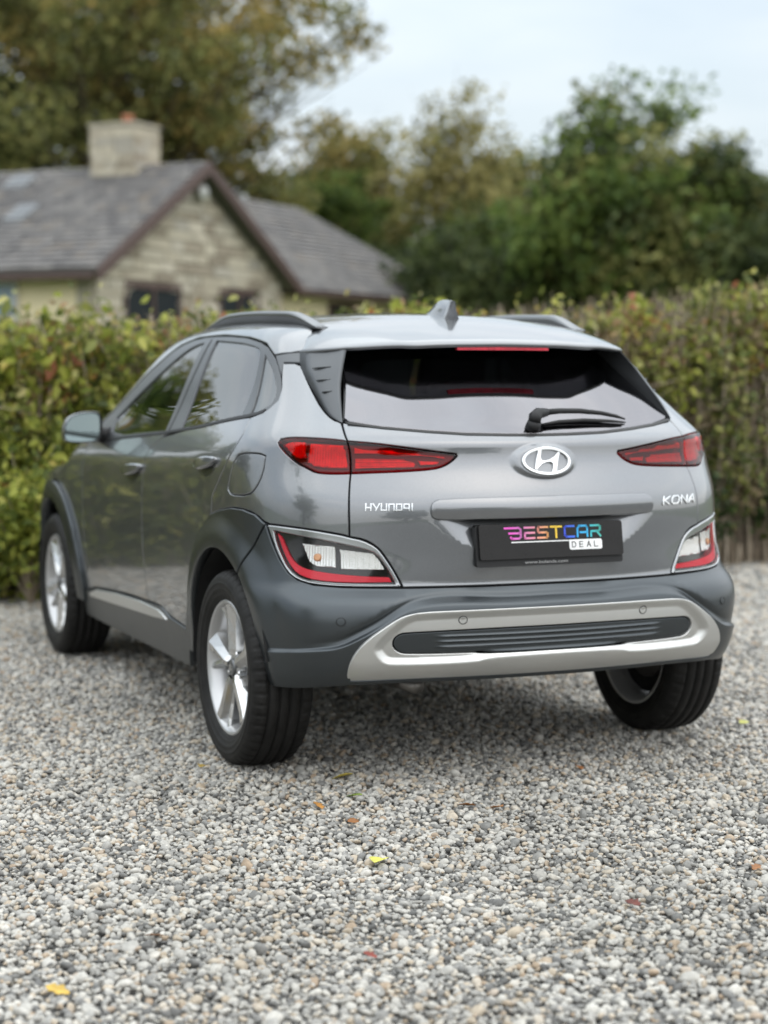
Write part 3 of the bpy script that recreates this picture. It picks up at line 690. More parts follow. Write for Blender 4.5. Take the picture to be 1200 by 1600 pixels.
# ------------------------------------------------------------------ roof, cant rails, spoiler, rear pillar blades
def uz_to_roof(pts):
    P = uz2p(np.array([p[0] for p in pts]), np.array([p[1] for p in pts]))
    return [(float(.7 * math.atan2(-p[0], p[2] - 1.0)), float(p[1])) for p in P]
DT = [p for p in DLO if p[1] > 1.38 and p[0] < 2.9]
top = uz_to_roof(DT + [(3.0, 1.305), (3.2, 1.195), (3.34, 1.10), (3.38, 1.045)])
xw = lambda x, y: float(.7 * math.atan2(x, float(Tt(y)) - .14 * x * x - 1.0))
SEAMLINE = [(xw(.475, .15), .15), (xw(.575, .055), .055), (xw(.62, .0), -.0)]
side_top = uz_to_roof([(1.095, 1.398), (1.03, 1.405)])
cant = top[::-1]
cant_poly = [(xw(.50, .16), .16), (xw(.50, .7), .7), (xw(.50, 1.2), 1.2), (xw(.505, 1.45), 1.45), (xw(.53, 1.6), 1.6), (.7 * math.atan2(.62, .27), 1.9), (.7 * math.atan2(.70, .10), 2.12), (.7 * math.atan2(.76, .04), 2.22)] + cant + side_top + [(xw(.578, .055), .055)]
pair('roof_frame', panel_geo(roof_surf, cant_poly, res=.03, ds=.02), PAINT, car)
roof_poly = mir([(0, .215), (xw(.25, .2), .20), (xw(.497, .16), .16), (xw(.497, .7), .7), (xw(.497, 1.2), 1.2), (xw(.50, 1.44), 1.44), (xw(.25, 1.49), 1.49), (0, 1.50)])
roof = put('roof_panel', panel_geo(roof_surf, roof_poly, res=.04, ds=.03), PAINT, car)
lowroof = lambda q: roof_surf(q, .5)
xl = lambda x, z: float(.7 * math.atan2(x, z - .5))
WS = mir([(0, 1.505), (xl(.25, 1.51), 1.495), (xl(.50, 1.48), 1.45), (xl(.53, 1.45), 1.61), (xl(.62, 1.27), 1.91), (xl(.71, 1.08), 2.16), (xl(.70, 1.03), 2.25), (xl(.4, 1.05), 2.36), (0, 2.39)])
put('windscreen', panel_geo(lowroof, WS, res=.06, ds=.04, off=-.002, depth=.006), GLASS_CLEAR, car)
BON = mir([(0, 2.41), (xl(.4, 1.04), 2.38), (xl(.70, .99), 2.30), (xl(.74, .95), 2.5), (xl(.74, .90), 2.85), (xl(.68, .84), 3.12), (xl(.4, .82), 3.29), (0, 3.33)])
put('bonnet', panel_geo(lowroof, BON, res=.06, ds=.04), PAINT, car)

# spoiler: skin following the roof, trailing edge, underside
def spoiler_half():
    n = 30; t = np.linspace(0, 1, n)
    xs0 = np.interp(t, [0, .45, .72, .86, 1], [0, .30, .475, .56, .618]); A = []
    y0 = np.interp(xs0, [0, .25, .475, .53, .575, .600, .618], [.214, .199, .150, .105, .056, .026, .0])
    ph = [math.atan2(x, float(Tt(y)) - .14 * x * x - 1.0) for x, y in zip(xs0, y0)]
    ph = np.where(xs0 > .55, [math.atan2(x, z - 1) for x, z in zip(xs0, np.interp(xs0, [.55, .575, .600, .618], [1.458, 1.442, 1.424, 1.406]))], ph)
    S0 = roof_surf(np.c_[np.array(ph) * .7, y0]) * [-1, 1, 1]
    S1 = np.c_[np.interp(t, [0, .35, .55, .66, .78, .90, 1], [0, .22, .335, .375, .525, .588, .618]), np.interp(t, [0, .35, .55, .62, .66, .78, .90, 1], [-.320, -.317, -.303, -.288, -.276, -.195, -.085, .0]), np.interp(t, [0, .35, .55, .66, .78, .90, 1], [1.434, 1.431, 1.425, 1.429, 1.419, 1.412, 1.406])]
    kern = np.array([1, 2, 3, 2, 1]) / 9.0; ext = np.concatenate([S1[2:0:-1] * [-1, 1, 1], S1, S1[-1:], S1[-1:]]); S1s = np.stack([np.convolve(ext[:, c], kern, 'valid') for c in range(3)], 1); S1s[-2:] = S1[-2:]; S1 = S1s
    A = []
    for i in range(n):
        p, e = S0[i], S1[i]; L = e - p; w = 1 - t[i]
        ctl = p * .5 + e * .5 + np.array([.014 * sstep((t[i] - .5) / .3) * (t[i] < .995), 0, .020 * sstep(w / .35)])
        sec = [(1 - q) ** 2 * p + 2 * q * (1 - q) * ctl + q * q * e for q in np.linspace(0, 1, 12)]
        k = min(1, w / .12 + .02); o = np.array([.004 * sstep((t[i] - .6) / .2), -.003, 0]) * k
        sec += [e + o + [0, 0, -.005], e + o * .7 + [0, 0, -.013], e + np.array([-.006 * (t[i] > .6), .008 * k, -.017])]
        inn = np.array([-.06 * sstep((t[i] - .6) / .25), .10 * k, 0]); sec += [e + inn + [0, 0, -.013], e + inn * 2.2 + [0, 0, -.004]]
        A.append(sec)
    return np.array(A)
SH = spoiler_half(); SPS = np.concatenate([SH[::-1] * [-1, 1, 1], SH[1:]])
v, f = loft(SPS); spo = mesh_obj('spoiler', v, [t[::-1] for t in f], PAINT, car)
stop = Geo()
NSL = 15
for j in range(NSL):
    a = -.172 + .344 * (j + .5) / NSL
    stop.box((a, float(np.interp(abs(a), [0, .2], [-.300, -.298])), 1.4125 - .012 * a * a), (.344 / NSL - .0012, .018, .0115))
stop.obj('high_stop_lamp', RED_GLOW, spo)
# rear pillar blades (outer face, rounded trailing edge, inner face)
A_ = resample([(-.617, .0, 1.402), (-.632, -.04, 1.363), (-.640, -.09, 1.333), (-.642, -.19, 1.271), (-.641, -.29, 1.210), (-.630, -.35, 1.181), (-.617, -.377, 1.172)], 24)
B_ = resample([(-.525, -.187, 1.408), (-.554, -.232, 1.353), (-.580, -.276, 1.293), (-.598, -.324, 1.240), (-.615, -.381, 1.172)], 24)
C_ = resample([(-.490, -.03, 1.41), (-.515, -.10, 1.36), (-.548, -.19, 1.29), (-.58, -.275, 1.232), (-.610, -.372, 1.172)], 24)
mid = A_ * .5 + B_ * .5; ex = np.array([-.006, -.004, .003]); k = np.sin(np.linspace(.3, math.pi, 24))[:, None]
Bo = B_ + (A_ - B_) * .10; Bi = B_ + (C_ - B_) * .06
A_deep = A_ + np.array([.03, .02, 0]) * k
blade = [A_deep, A_, A_ * .72 + B_ * .28 + ex * k * .8, mid + ex * k, A_ * .25 + B_ * .75 + ex * k * .8, Bo + ex * k * .35, B_ + np.array([.002, -.003, 0]), Bi, B_ * .5 + C_ * .5, C_]
v, f = loft(blade)
BL = mesh_obj('pillar_blade', v, f, TRIMGREY, car); BR = mesh_obj('pillar_blade', v * [-1, 1, 1], [t[::-1] for t in f], TRIMGREY, car)
for t0, s0, s1 in ((.24, .30, .74), (.41, .30, .72), (.57, .34, .74)):
    i = t0 * 23; i0 = int(i); fr = i - i0
    cv = lambda c: c[i0] * (1 - fr) + c[i0 + 1] * fr
    a, b = cv(A_), cv(B_)
    p0 = a + (b - a) * s0; p1 = a + (b - a) * s1
    for par, m in ((BL, 1), (BR, -1)):
        g = Geo(); out = np.array([-.010, -.005, .003])
        pts = [(p0 + (p1 - p0) * s + out * (0.55 + .45 * math.sin(math.pi * min(1, s + .25)))) * [m, 1, 1] for s in np.linspace(0, 1, 6)]
        g.tube(pts, [.0015, .003, .004, .004, .003, .002], 8).obj('blade_vane', TRIMGREY, par, True)
pair('pillar_trim', panel_geo(wrap_surf, [(1.200, 1.392), (1.075, 1.3205), (1.105, 1.366), (1.004, 1.366), (.998, 1.385), (1.035, 1.404), (1.10, 1.401)], off=-.003, gap=.001, res=.02, ds=.012, depth=.012), TRIMGREY, car)
# rear screen
RW = mir([(0, 1.1335), (.104, 1.1345), (.25, 1.138), (.38, 1.147), (.50, 1.158), (.590, 1.174), (.602, 1.185), (.575, 1.235), (.545, 1.29), (.515, 1.355), (.49, 1.42), (.3, 1.437), (0, 1.442)])
screen = put('rear_window', panel_geo(rear_surf, RW, res=.035, ds=.02, gap=0, off=.001, depth=.006), GLASS_REAR, hatch)
frit_o = mir([(0, 1.132), (.25, 1.136), (.38, 1.145), (.50, 1.156), (.598, 1.172), (.606, 1.185), (.580, 1.235), (.550, 1.29), (.520, 1.355), (.495, 1.422), (.3, 1.440), (0, 1.445)])
frit_i = mir([(0, 1.150), (.25, 1.154), (.38, 1.163), (.48, 1.172), (.53, 1.19), (.518, 1.235), (.495, 1.29), (.465, 1.345), (.43, 1.375), (.3, 1.385), (0, 1.39)])
put('window_border', panel_geo(rear_surf, frit_o, res=.04, ds=.02, gap=0, off=-.006, depth=.004, holes=[frit_i], smooth=1, corner=50), GLOSSBLACK, hatch)
put('window_seal', panel_geo(rear_surf, [(u, z - .0005) for u, z in mir([(0, 1.1265), (.104, 1.1275), (.25, 1.131), (.38, 1.140), (.50, 1.151), (.600, 1.166), (.600, 1.174), (.50, 1.159), (.38, 1.148), (.25, 1.139), (.104, 1.1355), (0, 1.1345)])][:24], res=.03, ds=.02, gap=0, off=.002, depth=.008, rnd=.001), RUBBERD, hatch)
# wiper
def glass_pt(x, z, h):
    e = 1e-3; n = np.array([-(RY(x + e, z) - RY(x - e, z)) / (2 * e), 1.0, -(RY(x, z + e) - RY(x, z - e)) / (2 * e)]); n = -n / np.linalg.norm(n)
    return np.array([x, RY(x, z), z]) + n * h
g = Geo(); g.tube([glass_pt(-.010, 1.150, 0), glass_pt(-.010, 1.150, .030)], [.026, .022], 16)
g.tube([glass_pt(-.012, 1.148, .028), glass_pt(-.004, 1.158, .036), glass_pt(.012, 1.166, .040), glass_pt(.05, 1.172, .036)], [.020, .022, .019, .013], 12)
wip = g.obj('wiper', PLASTIC, hatch, True)
arm = [glass_pt(x, z, h) for x, z, h in ((.045, 1.172, .036), (.10, 1.176, .036), (.18, 1.177, .034), (.27, 1.174, .028), (.33, 1.168, .022), (.368, 1.163, .016))]
Geo().tube(arm, [.0105, .0095, .009, .0075, .006, .003], 10).obj('wiper_arm', PLASTIC, wip, True)
bl = [glass_pt(x, z, h) for x, z, h in ((.02, 1.158, .004), (.10, 1.166, .006), (.2, 1.168, .008), (.3, 1.164, .008), (.372, 1.160, .006))]
Geo().tube(bl, [.003, .0055, .006, .0055, .003], 8).obj('wiper_blade', RUBBERD, wip, True)

# roof rails
for m in (1, -1):
    yy = np.linspace(.075, 1.40, 40); g = Geo(); V = []; RB = []
    for y in yy:
        t = (y - .075) / 1.325; hgt = .042 * min(1, (sstep(t / .20) * sstep((1 - t) / .35)) ** .8) + .006
        xc = -.505 - .035 * sstep((y - .05) / .5) + .02 * sstep((y - .9) / .5); w = .014 + .006 * (1 - t)
        zb = float(Tt(y)) - .14 * xc * xc - .006; RB.append((y, xc, w, zb, hgt))
        prof = [(-w - .002, 0), (-w - .001, hgt * .55), (-w - .004, hgt * .72), (-w - .002, hgt * .93), (-w * .5, hgt), (w * .5, hgt), (w, hgt * .9), (w, hgt * .5), (w - .002, 0)]
        V.append([((xc + a) * m, y, zb + b) for a, b in prof])
    v, f = loft(V)
    n = len(prof); f = list(f) + [tuple(range(n)), tuple((len(yy) - 1) * n + j for j in range(n - 1, -1, -1))]
    ra = mesh_obj('roof_rail', v, f if m < 0 else [t[::-1] for t in f], RAIL, car)
    Vb = [[((xb + (s * (wb + .0035))) * m, y, z_) for s, z_ in ((-1, zb_ - .002), (-1, zb_ + hb * .66), (1, zb_ + hb * .60), (1, zb_ - .002))] for y, xb, wb, zb_, hb in RB]
    vb, fb = loft(Vb); mesh_obj('rail_foot', vb, fb if m < 0 else [t[::-1] for t in fb], PLASTIC, ra)
# antenna fin
V = []
for t in np.linspace(0, 1, 12):
    y = .315 - .21 * t; zb = float(Tt(y)) - .004
    h = .004 + .060 * (sstep(t / .72) if t < .72 else 1 - .0 * t); lean = .0
    w = .014 + .014 * t; top_w = .002 + .007 * sstep(t)
    yb = y; yt = y + .03 * (1 - t) + .012 - .02 * t
    V.append([(-w, yb, zb), (-w * .6, yb + (yt - yb) * .4, zb + h * .45), (-top_w, yt, zb + h * .96), (0, yt, zb + h), (top_w, yt, zb + h * .96), (w * .6, yb + (yt - yb) * .4, zb + h * .45), (w, yb, zb)])
v, f = loft(V); mesh_obj('antenna_fin', v, [t[::-1] for t in f] + [tuple(range(77, 84))], PAINT, car)

# ------------------------------------------------------------------ sills, mirrors, handles
SILL = [(1.905, .383), (2.113, .398), (2.212, .425), (2.405, .421), (2.9, .405), (3.248, .383), (3.34, .363), (3.43, .355), (3.455, .30), (3.47, .235), (3.0, .228), (2.4, .228), (1.93, .232), (1.89, .30)]
sills = pair('sill_cladding', panel_geo(wrap_surf, SILL, off=.006, res=.03, ds=.02, depth=.06), CLAD, car)
pair('sill_trim', panel_geo(wrap_surf, [(3.33, .352), (3.20, .379), (2.9, .398), (2.524, .412), (2.25, .410), (2.19, .400), (2.139, .383), (2.30, .372), (2.555, .362), (3.0, .346), (3.32, .337)], off=.013, gap=0, res=.02, ds=.02, depth=.012, rnd=.004), SILVER, sills)
def handle(u0, z0, slope, par):
    gs = []
    def S(q):
        P, n = uz2p(q[:, 0], q[:, 1]), None
        t = (q[:, 0] - u0) / .13
        P = P.copy(); P[:, 0] -= .018 + .016 * np.clip(1 - t * t, 0, 1)
        return P
    out = [(u0 + .135 * a, z0 + b + slope * a) for a, b in ((-1, .004), (-.93, -.010), (-.6, -.020), (0, -.024), (.6, -.022), (.9, -.014), (1, 0), (.9, .012), (.5, .019), (0, .021), (-.6, .019), (-.93, .013))]
    g = panel_geo(S, out, gap=0, res=.02, ds=.014, depth=.022, rnd=.008, smooth=2)
    cup = [(u0 + .095 * math.cos(t) - .02, z0 - .014 + slope * math.cos(t) + .036 * math.sin(t)) for t in np.linspace(0, 2 * math.pi, 24, endpoint=False)]
    return g, panel_geo(wrap_surf, cup, off=.0012, gap=0, res=.02, ds=.012, depth=.003, rnd=.001)
for u0, z0, sl in ((1.445, 1.020, -.013), (2.52, .943, -.013)):
    g, cup = handle(u0, z0, sl, car)
    hs_ = pair('door_handle', g, PAINT, car)
    pair('handle_recess', cup, CLAD, hs_)
for m in (1, -1):
    # mirror: shell built of rings from glass side (rear) to nose (front)
    sec = [(0, .96), (.012, 1.0), (.05, .98), (.10, .82), (.135, .5), (.15, .12)]
    base = np.array([(-.090, -.040), (-.085, .010), (-.066, .042), (-.030, .060), (.02, .068), (.066, .066), (.084, .055), (.088, .01), (.082, -.045), (.066, -.062), (.0, -.067), (-.06, -.064), (-.083, -.057)])
    base = rounded(base, 2, 179); V = []
    for d, s in sec:
        V.append([((-.945 + x * s + .02 * (1 - s)) * m, 1.735 + d + (.035 * (x + .09) / .18 if d < .02 else .02), 1.093 + z * s) for x, z in base])
    v, f = loft(V, False); k = len(base)
    f = [(i * k + j, i * k + (j + 1) % k, (i + 1) * k + (j + 1) % k, (i + 1) * k + j) for i in range(len(sec) - 1) for j in range(k)] + [tuple((len(sec) - 1) * k + j for j in range(k))]
    ms = mesh_obj('door_mirror', v, f if m < 0 else [t[::-1] for t in f], PAINT, car)
    gl = [((-.945 + x * .90 - .004) * m, 1.739 + .035 * (x + .09) / .18, 1.092 + z * .90) for x, z in base]
    mesh_obj('mirror_glass', gl, [tuple(range(k)) if m > 0 else tuple(range(k))[::-1]], MIRROR, ms, smooth=False)
    bz = [((-.945 + x * .975 - .002) * m, 1.7365 + .035 * (x + .09) / .18, 1.0925 + z * .97) for x, z in base]
    mesh_obj('mirror_bezel', np.concatenate([bz, [(a[0], a[1] - .001, a[2]) for a in gl]]), [(j, (j + 1) % k, k + (j + 1) % k, k + j) for j in range(k)], PLASTIC, ms)
    Geo().tube([(-.80 * m, 1.86, 1.045), (-.84 * m, 1.84, 1.055), (-.885 * m, 1.82, 1.065)], [.05, .036, .030], 12).obj('mirror_arm', PLASTIC, ms, True)

# ------------------------------------------------------------------ shell behind the gaps, wheel houses, floor, cabin
shell = [(0, .345), (.64, .345), (.90, .345)] + yz(arc(ARC_R, AR + .01, 180, 0, 24)) + [(1.905, .25), (3.40, .25)] + yz(arc(ARC_F, AR + .01, 180, 6, 24)) + [(yz2u(3.10), .30), (yz2u(3.10), .86), (yz2u(2.5), .96), (3.30, 1.00), (2.19, 1.075), (1.14, 1.155), (1.02, 1.17), (.72, 1.14), (.40, 1.12), (0, 1.11)]
def shell_surf(q):
    P = wrap_surf(q); rad = P[:, :2] - np.stack([0 * q[:, 0], np.clip(P[:, 1], .45, 2.6)], 1); rad /= np.linalg.norm(rad, axis=1)[:, None] + 1e-9
    P = P.copy(); P[:, :2] -= rad * (.026 + .045 * ((np.abs(P[:, 0]) < .46) & (P[:, 1] < -.3) & (P[:, 2] < .97))[:, None]); return P
pair('gap_dark_shell', panel_geo(shell_surf, shell, res=.05, ds=.03, gap=0, depth=.005), DARK, car)  # black sheet added so panel gaps look dark and light stays out
uppsh = [(1.03, 1.165), (1.0, 1.23), (1.05, 1.31), (1.14, 1.36), (1.2, 1.40), (1.1, 1.41), (.96, 1.375), (.90, 1.32), (.78, 1.23), (.70, 1.165)]
pair('pillar_dark_shell', panel_geo(lambda q: shell_surf(q), uppsh, res=.04, ds=.03, gap=0, depth=.005), DARK, car)  # upper piece of the same added black backing
for y0 in (0.0, 2.6):
    for m in (-1, 1):
        V = []
        for t in np.radians(np.linspace(-8, 171, 25)):
            V.append([(xx * m, y0 + .02 + (.40) * math.cos(t), .345 + .40 * math.sin(t)) for xx in (.875, .6, .52)] + [(.52 * m, y0 + .02 + .05 * math.cos(t), .345 + .05 * math.sin(t))])
        v, f = loft(V); mesh_obj('wheel_house', v, f, DARK, car)
floor = Geo(); floor.box((0, 1.75, .29), (1.04, 2.6, .06)); floor.box((0, 1.3, .27), (1.6, 1.60, .05)); floor.box((0, -.05, .45), (1.0, .95, .16)); floor.box((0, 3.0, .32), (1.1, .6, .12)); floor.obj('floor_pan', DARK, car)
Geo().tube([(-.62, 0, .30), (-.3, .03, .28), (.3, .03, .28), (.62, 0, .30)], .035, 10).obj('rear_axle', DARK, car, True)
Geo().tube([(-.40, .3, .30), (-.40, -.1, .30), (-.40, -.36, .315), (-.38, -.46, .31)], [.028, .028, .028, .026], 14).obj('exhaust', mat('exhaust_steel', (.22, .21, .2), .4, .9), car, True)
mf = [(.956, .445), (.940, .40), (.920, .358), (.902, .338), (.922, .330), (.950, .332), (.962, .36), (.964, .41)]
pair('mud_guard', panel_geo(lambda q: with_flare(ARC_R)(q), mf, off=-.014, gap=0, res=.02, ds=.015, depth=.012), PLASTIC, car)
# cabin
def soft_box(name, c, d, R=None, w=.06, par=None):
    o = Geo().box((0, 0, 0), d).obj(name, INTERIOR, par or car, True); o.location = c
    if R: o.rotation_euler = R
    bevel(o, w, 4); return o
for x in (-.37, .37):
    st = soft_box('front_seat', (x, 1.25, .55), (.50, .50, .18)); soft_box('seat_back', (0, -.27, .36), (.48, .14, .66), (.22, 0, 0), par=st); soft_box('headrest', (0, -.36, .78), (.27, .10, .19), (.2, 0, 0), .04, st)
rs = soft_box('rear_seat', (0, .42, .55), (1.25, .50, .18)); soft_box('seat_back', (0, -.25, .33), (1.26, .16, .58), (.35, 0, 0), par=rs)
for x in (-.42, 0, .42): soft_box('headrest', (x, -.38, .68), (.25, .09, .15), (.3, 0, 0), .04, rs)
dash = soft_box('dashboard', (0, 1.98, .90), (1.45, .45, .24)); soft_box('parcel_shelf', (0, -.18, .98), (1.12, .50, .03), w=.01)
Geo().tube([(.37 + .17 * math.cos(t), 1.66 + .06 * math.sin(t), .96 + .16 * math.sin(t)) for t in np.linspace(0, 2 * math.pi, 25)], .016, 8, False).obj('steering_wheel', INTERIOR, car, True)
lin = [(0, .17), (.42, .15), (.52, .25), (.54, .8), (.52, 1.3), (.48, 1.44), (0, 1.47)]
put('headlining', panel_geo(roof_surf, mir([(xw(x, y), y) for x, y in lin]), off=-.035, res=.08, ds=.05, gap=0, depth=.004), INTERIOR, car)

# front end
def front_surf(q):
    u, z = q[:, 0], q[:, 1]; th = u / 1.0
    O = np.stack([0 * u, 0 * u + 2.5, z], 1); D = np.stack([-np.sin(th), np.cos(th), 0 * u], 1)
    return newton(O, D, .9)
FB = mir([(0, .25), (.5, .25), (.86, .27), (.93, .35), (.95, .5), (.93, .63), (.5, .64), (0, .64)])
put('front_bumper', panel_geo(front_surf, FB, res=.05, ds=.04, depth=.04), CLAD, car)
put('front_nose', panel_geo(front_surf, mir([(0, .645), (.5, .645), (.92, .64), (.90, .73), (.85, .81), (.5, .80), (0, .80)]), res=.05, ds=.04), PAINT, car)
put('grille', panel_geo(front_surf, mir([(0, .36), (.40, .38), (.46, .50), (.38, .60), (0, .61)]), off=.004, gap=0, res=.05, ds=.04), GLOSSBLACK, car)
pair('head_lamp', panel_geo(front_surf, [(.56, .40), (.78, .42), (.80, .56), (.60, .58)], off=.006, gap=0, res=.04, ds=.03), WHITE_REFL, car)
pair('running_lamp', panel_geo(front_surf, [(.48, .735), (.80, .765), (.82, .785), (.50, .765)], off=.005, gap=0, res=.04, ds=.03), WHITE_REFL, car)
# ------------------------------------------------------------------ wheels
def lathe(prof, n, fn=None):
    """prof: (x outward, radius); axis X, centre at origin"""
    V = []
    for i in range(n):
        t = 2 * math.pi * i / n
        for j, (x, r) in enumerate(prof):
            rr = r + (fn(i, j, x, r) if fn else 0); V.append((x, rr * math.cos(t), rr * math.sin(t)))
    m = len(prof); return V, [(i * m + j, i * m + j + 1, ((i + 1) % n) * m + j + 1, ((i + 1) % n) * m + j) for i in range(n) for j in range(m - 1)]
def build_wheel():
    root = bpy.data.objects.new('wheel', None); COL.objects.link(root)
    side = [(.086, .229), (.093, .2355), (.0955, .238), (.0965, .2435), (.0985, .2445), (.1005, .250), (.1045, .262), (.1065, .2635), (.1075, .270), (.1072, .2715), (.1085, .285), (.1095, .2865), (.1095, .2895), (.1082, .291), (.1075, .298), (.104, .308), (.0985, .316), (.092, .3225), (.084, .327), (.078, .3292), (.0715, .3305)]
    grooves = [(.0715, .3305), (.0600, .3318), (.0592, .3245), (.0520, .3245), (.0512, .3322), (.0220, .3336), (.0212, .3258), (.0132, .3258), (.0124, .3338)]
    right = side[:-1] + grooves
    prof = right + [(-x, r) for x, r in right[::-1]]
    NT = 324
    def tread(i, j, x, r):
        a = abs(x); d = 0.0
        if r > .3255 and a > .060 and i % 6 == 0: d = -.006 * (1 if a < .0965 else .4)
        elif .026 < a < .050 and (i + int(a * 160)) % 9 == 0 and r > .33: d = -.003
        if .09 <= a < .1 and r > .31 and i % 6 == 0: d = -.0035
        return d
    v, f = lathe(prof, NT, tread); ty = mesh_obj('tyre', v, f, RUBBER, root)
    lip = [(.078, .214), (.088, .2165), (.0915, .222), (.0915, .2275), (.088, .2310), (.083, .2310)]
    barrel = [(.083, .2310), (.088, .2310), (.0915, .2275), (.0915, .2225), (.086, .2165), (.070, .208), (.045, .200), (.0, .190), (-.05, .196), (-.085, .207), (-.095, .222), (-.095, .231)]
    v, f = lathe(barrel, 96); rim = mesh_obj('rim', v, [t[::-1] for t in f], ALLOY, root)
    v, f = lathe([(-.012, .05), (-.012, .188), (-.03, .190)], 64); mesh_obj('dust_shield', v, f, DARK, root)
    # brake disc and drum behind the spokes
    v, f = lathe([(-.02, .02), (-.02, .135), (-.035, .135), (-.035, .02)], 48); mesh_obj('brake_disc', v, f, mat('brake_steel', (.16, .15, .14), .45, .8), root)
    # spokes: five blades, each a ridge with two facets and a fork towards the rim
    for k in range(5):
        a0 = math.radians(96 + 72 * k); g = Geo()
        def pt(r, s, x):
            # s: sideways offset in metres
            c, sn = math.cos(a0), math.sin(a0); return (x, r * c - s * sn, r * sn + s * c)
        st = [(.040, .022, .022, .076), (.062, .023, .021, .0815), (.120, .031, .022, .0825), (.175, .044, .024, .0835), (.2165, .058, .026, .0875)]
        V = []
        for r, wl, wr, x in st:
            V.append([pt(r, -wl - .006, x - .050), pt(r, -wl, x - .016), pt(r, -wl * .25, x + .003), pt(r, wr * .55, x), pt(r, wr, x - .020), pt(r, wr + .008, x - .050)])
        v, f = loft(V); s = mesh_obj('spoke', v, f, SPOKE, rim, smooth=False)
        V = []
        for r, c0, w_, x in [(.090, .020, .004, .058), (.130, .032, .009, .062), (.175, .054, .012, .070), (.212, .080, .015, .079)]:
            V.append([pt(r, c0 - w_, x - .035), pt(r, c0 - w_, x), pt(r, c0 + w_ * .2, x + .005), pt(r, c0 + w_, x - .004), pt(r, c0 + w_, x - .035)])
        v, f = loft(V); mesh_obj('spoke_fork', v, f, SPOKE, rim, smooth=False)
    # slim webs between the blades
    v, f = lathe([(.030, .012), (.066, .014), (.070, .040), (.062, .056), (.040, .060)], 40); mesh_obj('hub', v, f, ALLOY, rim)
    v, f = lathe([(.070, .0305), (.078, .029), (.0795, .025), (.0785, .0225), (.0785, .001)], 40); cap = mesh_obj('centre_cap', v, f, mat('cap_grey', (.16, .165, .17), .35, .6), rim)
    ring_o = ellipse(0, 0, .0175, .0095, 28); ring_i = ellipse(0, 0, .0148, .0070, 28)
    V = [(.0800, y, z) for y, z in ring_o] + [(.0800, y, z) for y, z in ring_i]
    ff = [(j, (j + 1) % 28, 28 + (j + 1) % 28, 28 + j) for j in range(28)]
    V += [(.0800, y, z) for y, z in ((-.0075, -.0075), (-.0045, -.0075), (-.001, -.001), (.004, .001), (.0045, -.0075), (.0075, -.0075), (.0075, .0075), (.0045, .0075), (.001, .001), (-.004, -.001), (-.0045, .0075), (-.0075, .0075))]
    ff += [tuple(range(56, 68))]
    mesh_obj('cap_emblem', V, ff, CHROME, cap, smooth=False)
    for k in range(5):
        t = math.radians(96 + 36 + 72 * k); g = Geo(); g.tube([(.045, .057 * math.cos(t), .057 * math.sin(t)), (.068, .057 * math.cos(t), .057 * math.sin(t)), (.072, .057 * math.cos(t), .057 * math.sin(t))], [.010, .010, .007], 6).obj('wheel_nut', CHROME, rim)
    return root
def copy_tree(o, parent=None):
    c = o.copy(); COL.objects.link(c); c.parent = parent
    for ch in [x for x in bpy.data.objects if x.parent == o]: copy_tree(ch, c)
    return c
w0_ = build_wheel()
for i, (x, y, rz, spin) in enumerate(((-.79, 0, math.pi, 0), (.79, 0, 0, .7), (-.79, 2.6, math.pi, .5), (.79, 2.6, 0, 1.1))):
    o = w0_ if i == 0 else copy_tree(w0_)
    o.parent = car; o.location = (x, y, .333); o.rotation_euler = (spin, 0, rz)
# ------------------------------------------------------------------ the place: surveyed in metres right of and ahead of where the photographer stood
RH = np.array([math.cos(YAW), math.sin(YAW)]); FH = np.array([-math.sin(YAW), math.cos(YAW)])
def site(right, ahead, z=0.0):
    p = CAM_POS[:2] + RH * right + FH * ahead
    return (float(p[0]), float(p[1]), z)
rng = np.random.default_rng(7)

def ramp_mat(name, stops, rough=.6, translucent=0.0, source='island', noise=0.0, spec=.3):
    m = bpy.data.materials.new(name); m.use_nodes = True
    n, l = m.node_tree.nodes, m.node_tree.links; b = n['Principled BSDF']; b.inputs['Roughness'].default_value = rough; b.inputs['Specular IOR Level'].default_value = spec
    r = n.new('ShaderNodeValToRGB'); e = r.color_ramp.elements
    while len(e) < len(stops): e.new(.5)
    for el, (p, c) in zip(e, stops): el.position = p; el.color = (*c, 1)
    if source == 'island': g = n.new('ShaderNodeNewGeometry'); src = g.outputs['Random Per Island']
    else: g = n.new('ShaderNodeObjectInfo'); src = g.outputs['Random']
    if noise:
        tc = n.new('ShaderNodeTexCoord'); t = n.new('ShaderNodeTexNoise'); t.inputs['Scale'].default_value = noise; t.inputs['Detail'].default_value = 3
        l.new(tc.outputs['Object'], t.inputs['Vector'])
        ma = n.new('ShaderNodeMath'); ma.operation = 'MULTIPLY_ADD'; ma.inputs[1].default_value = 1.6; ma.inputs[2].default_value = -.8
        l.new(t.outputs['Fac'], ma.inputs[0]); ad = n.new('ShaderNodeMath'); ad.operation = 'ADD'; ad.use_clamp = True
        l.new(ma.outputs[0], ad.inputs[0]); l.new(src, ad.inputs[1]); src = ad.outputs[0]
    l.new(src, r.inputs['Fac']); l.new(r.outputs['Color'], b.inputs['Base Color'])
    if translucent:
        o = n['Material Output']; mx = n.new('ShaderNodeMixShader'); tr = n.new('ShaderNodeBsdfTranslucent'); mx.inputs['Fac'].default_value = translucent
        l.new(r.outputs['Color'], tr.inputs['Color']); l.new(b.outputs['BSDF'], mx.inputs[1]); l.new(tr.outputs['BSDF'], mx.inputs[2]); l.new(mx.outputs['Shader'], o.inputs['Surface'])
    return m

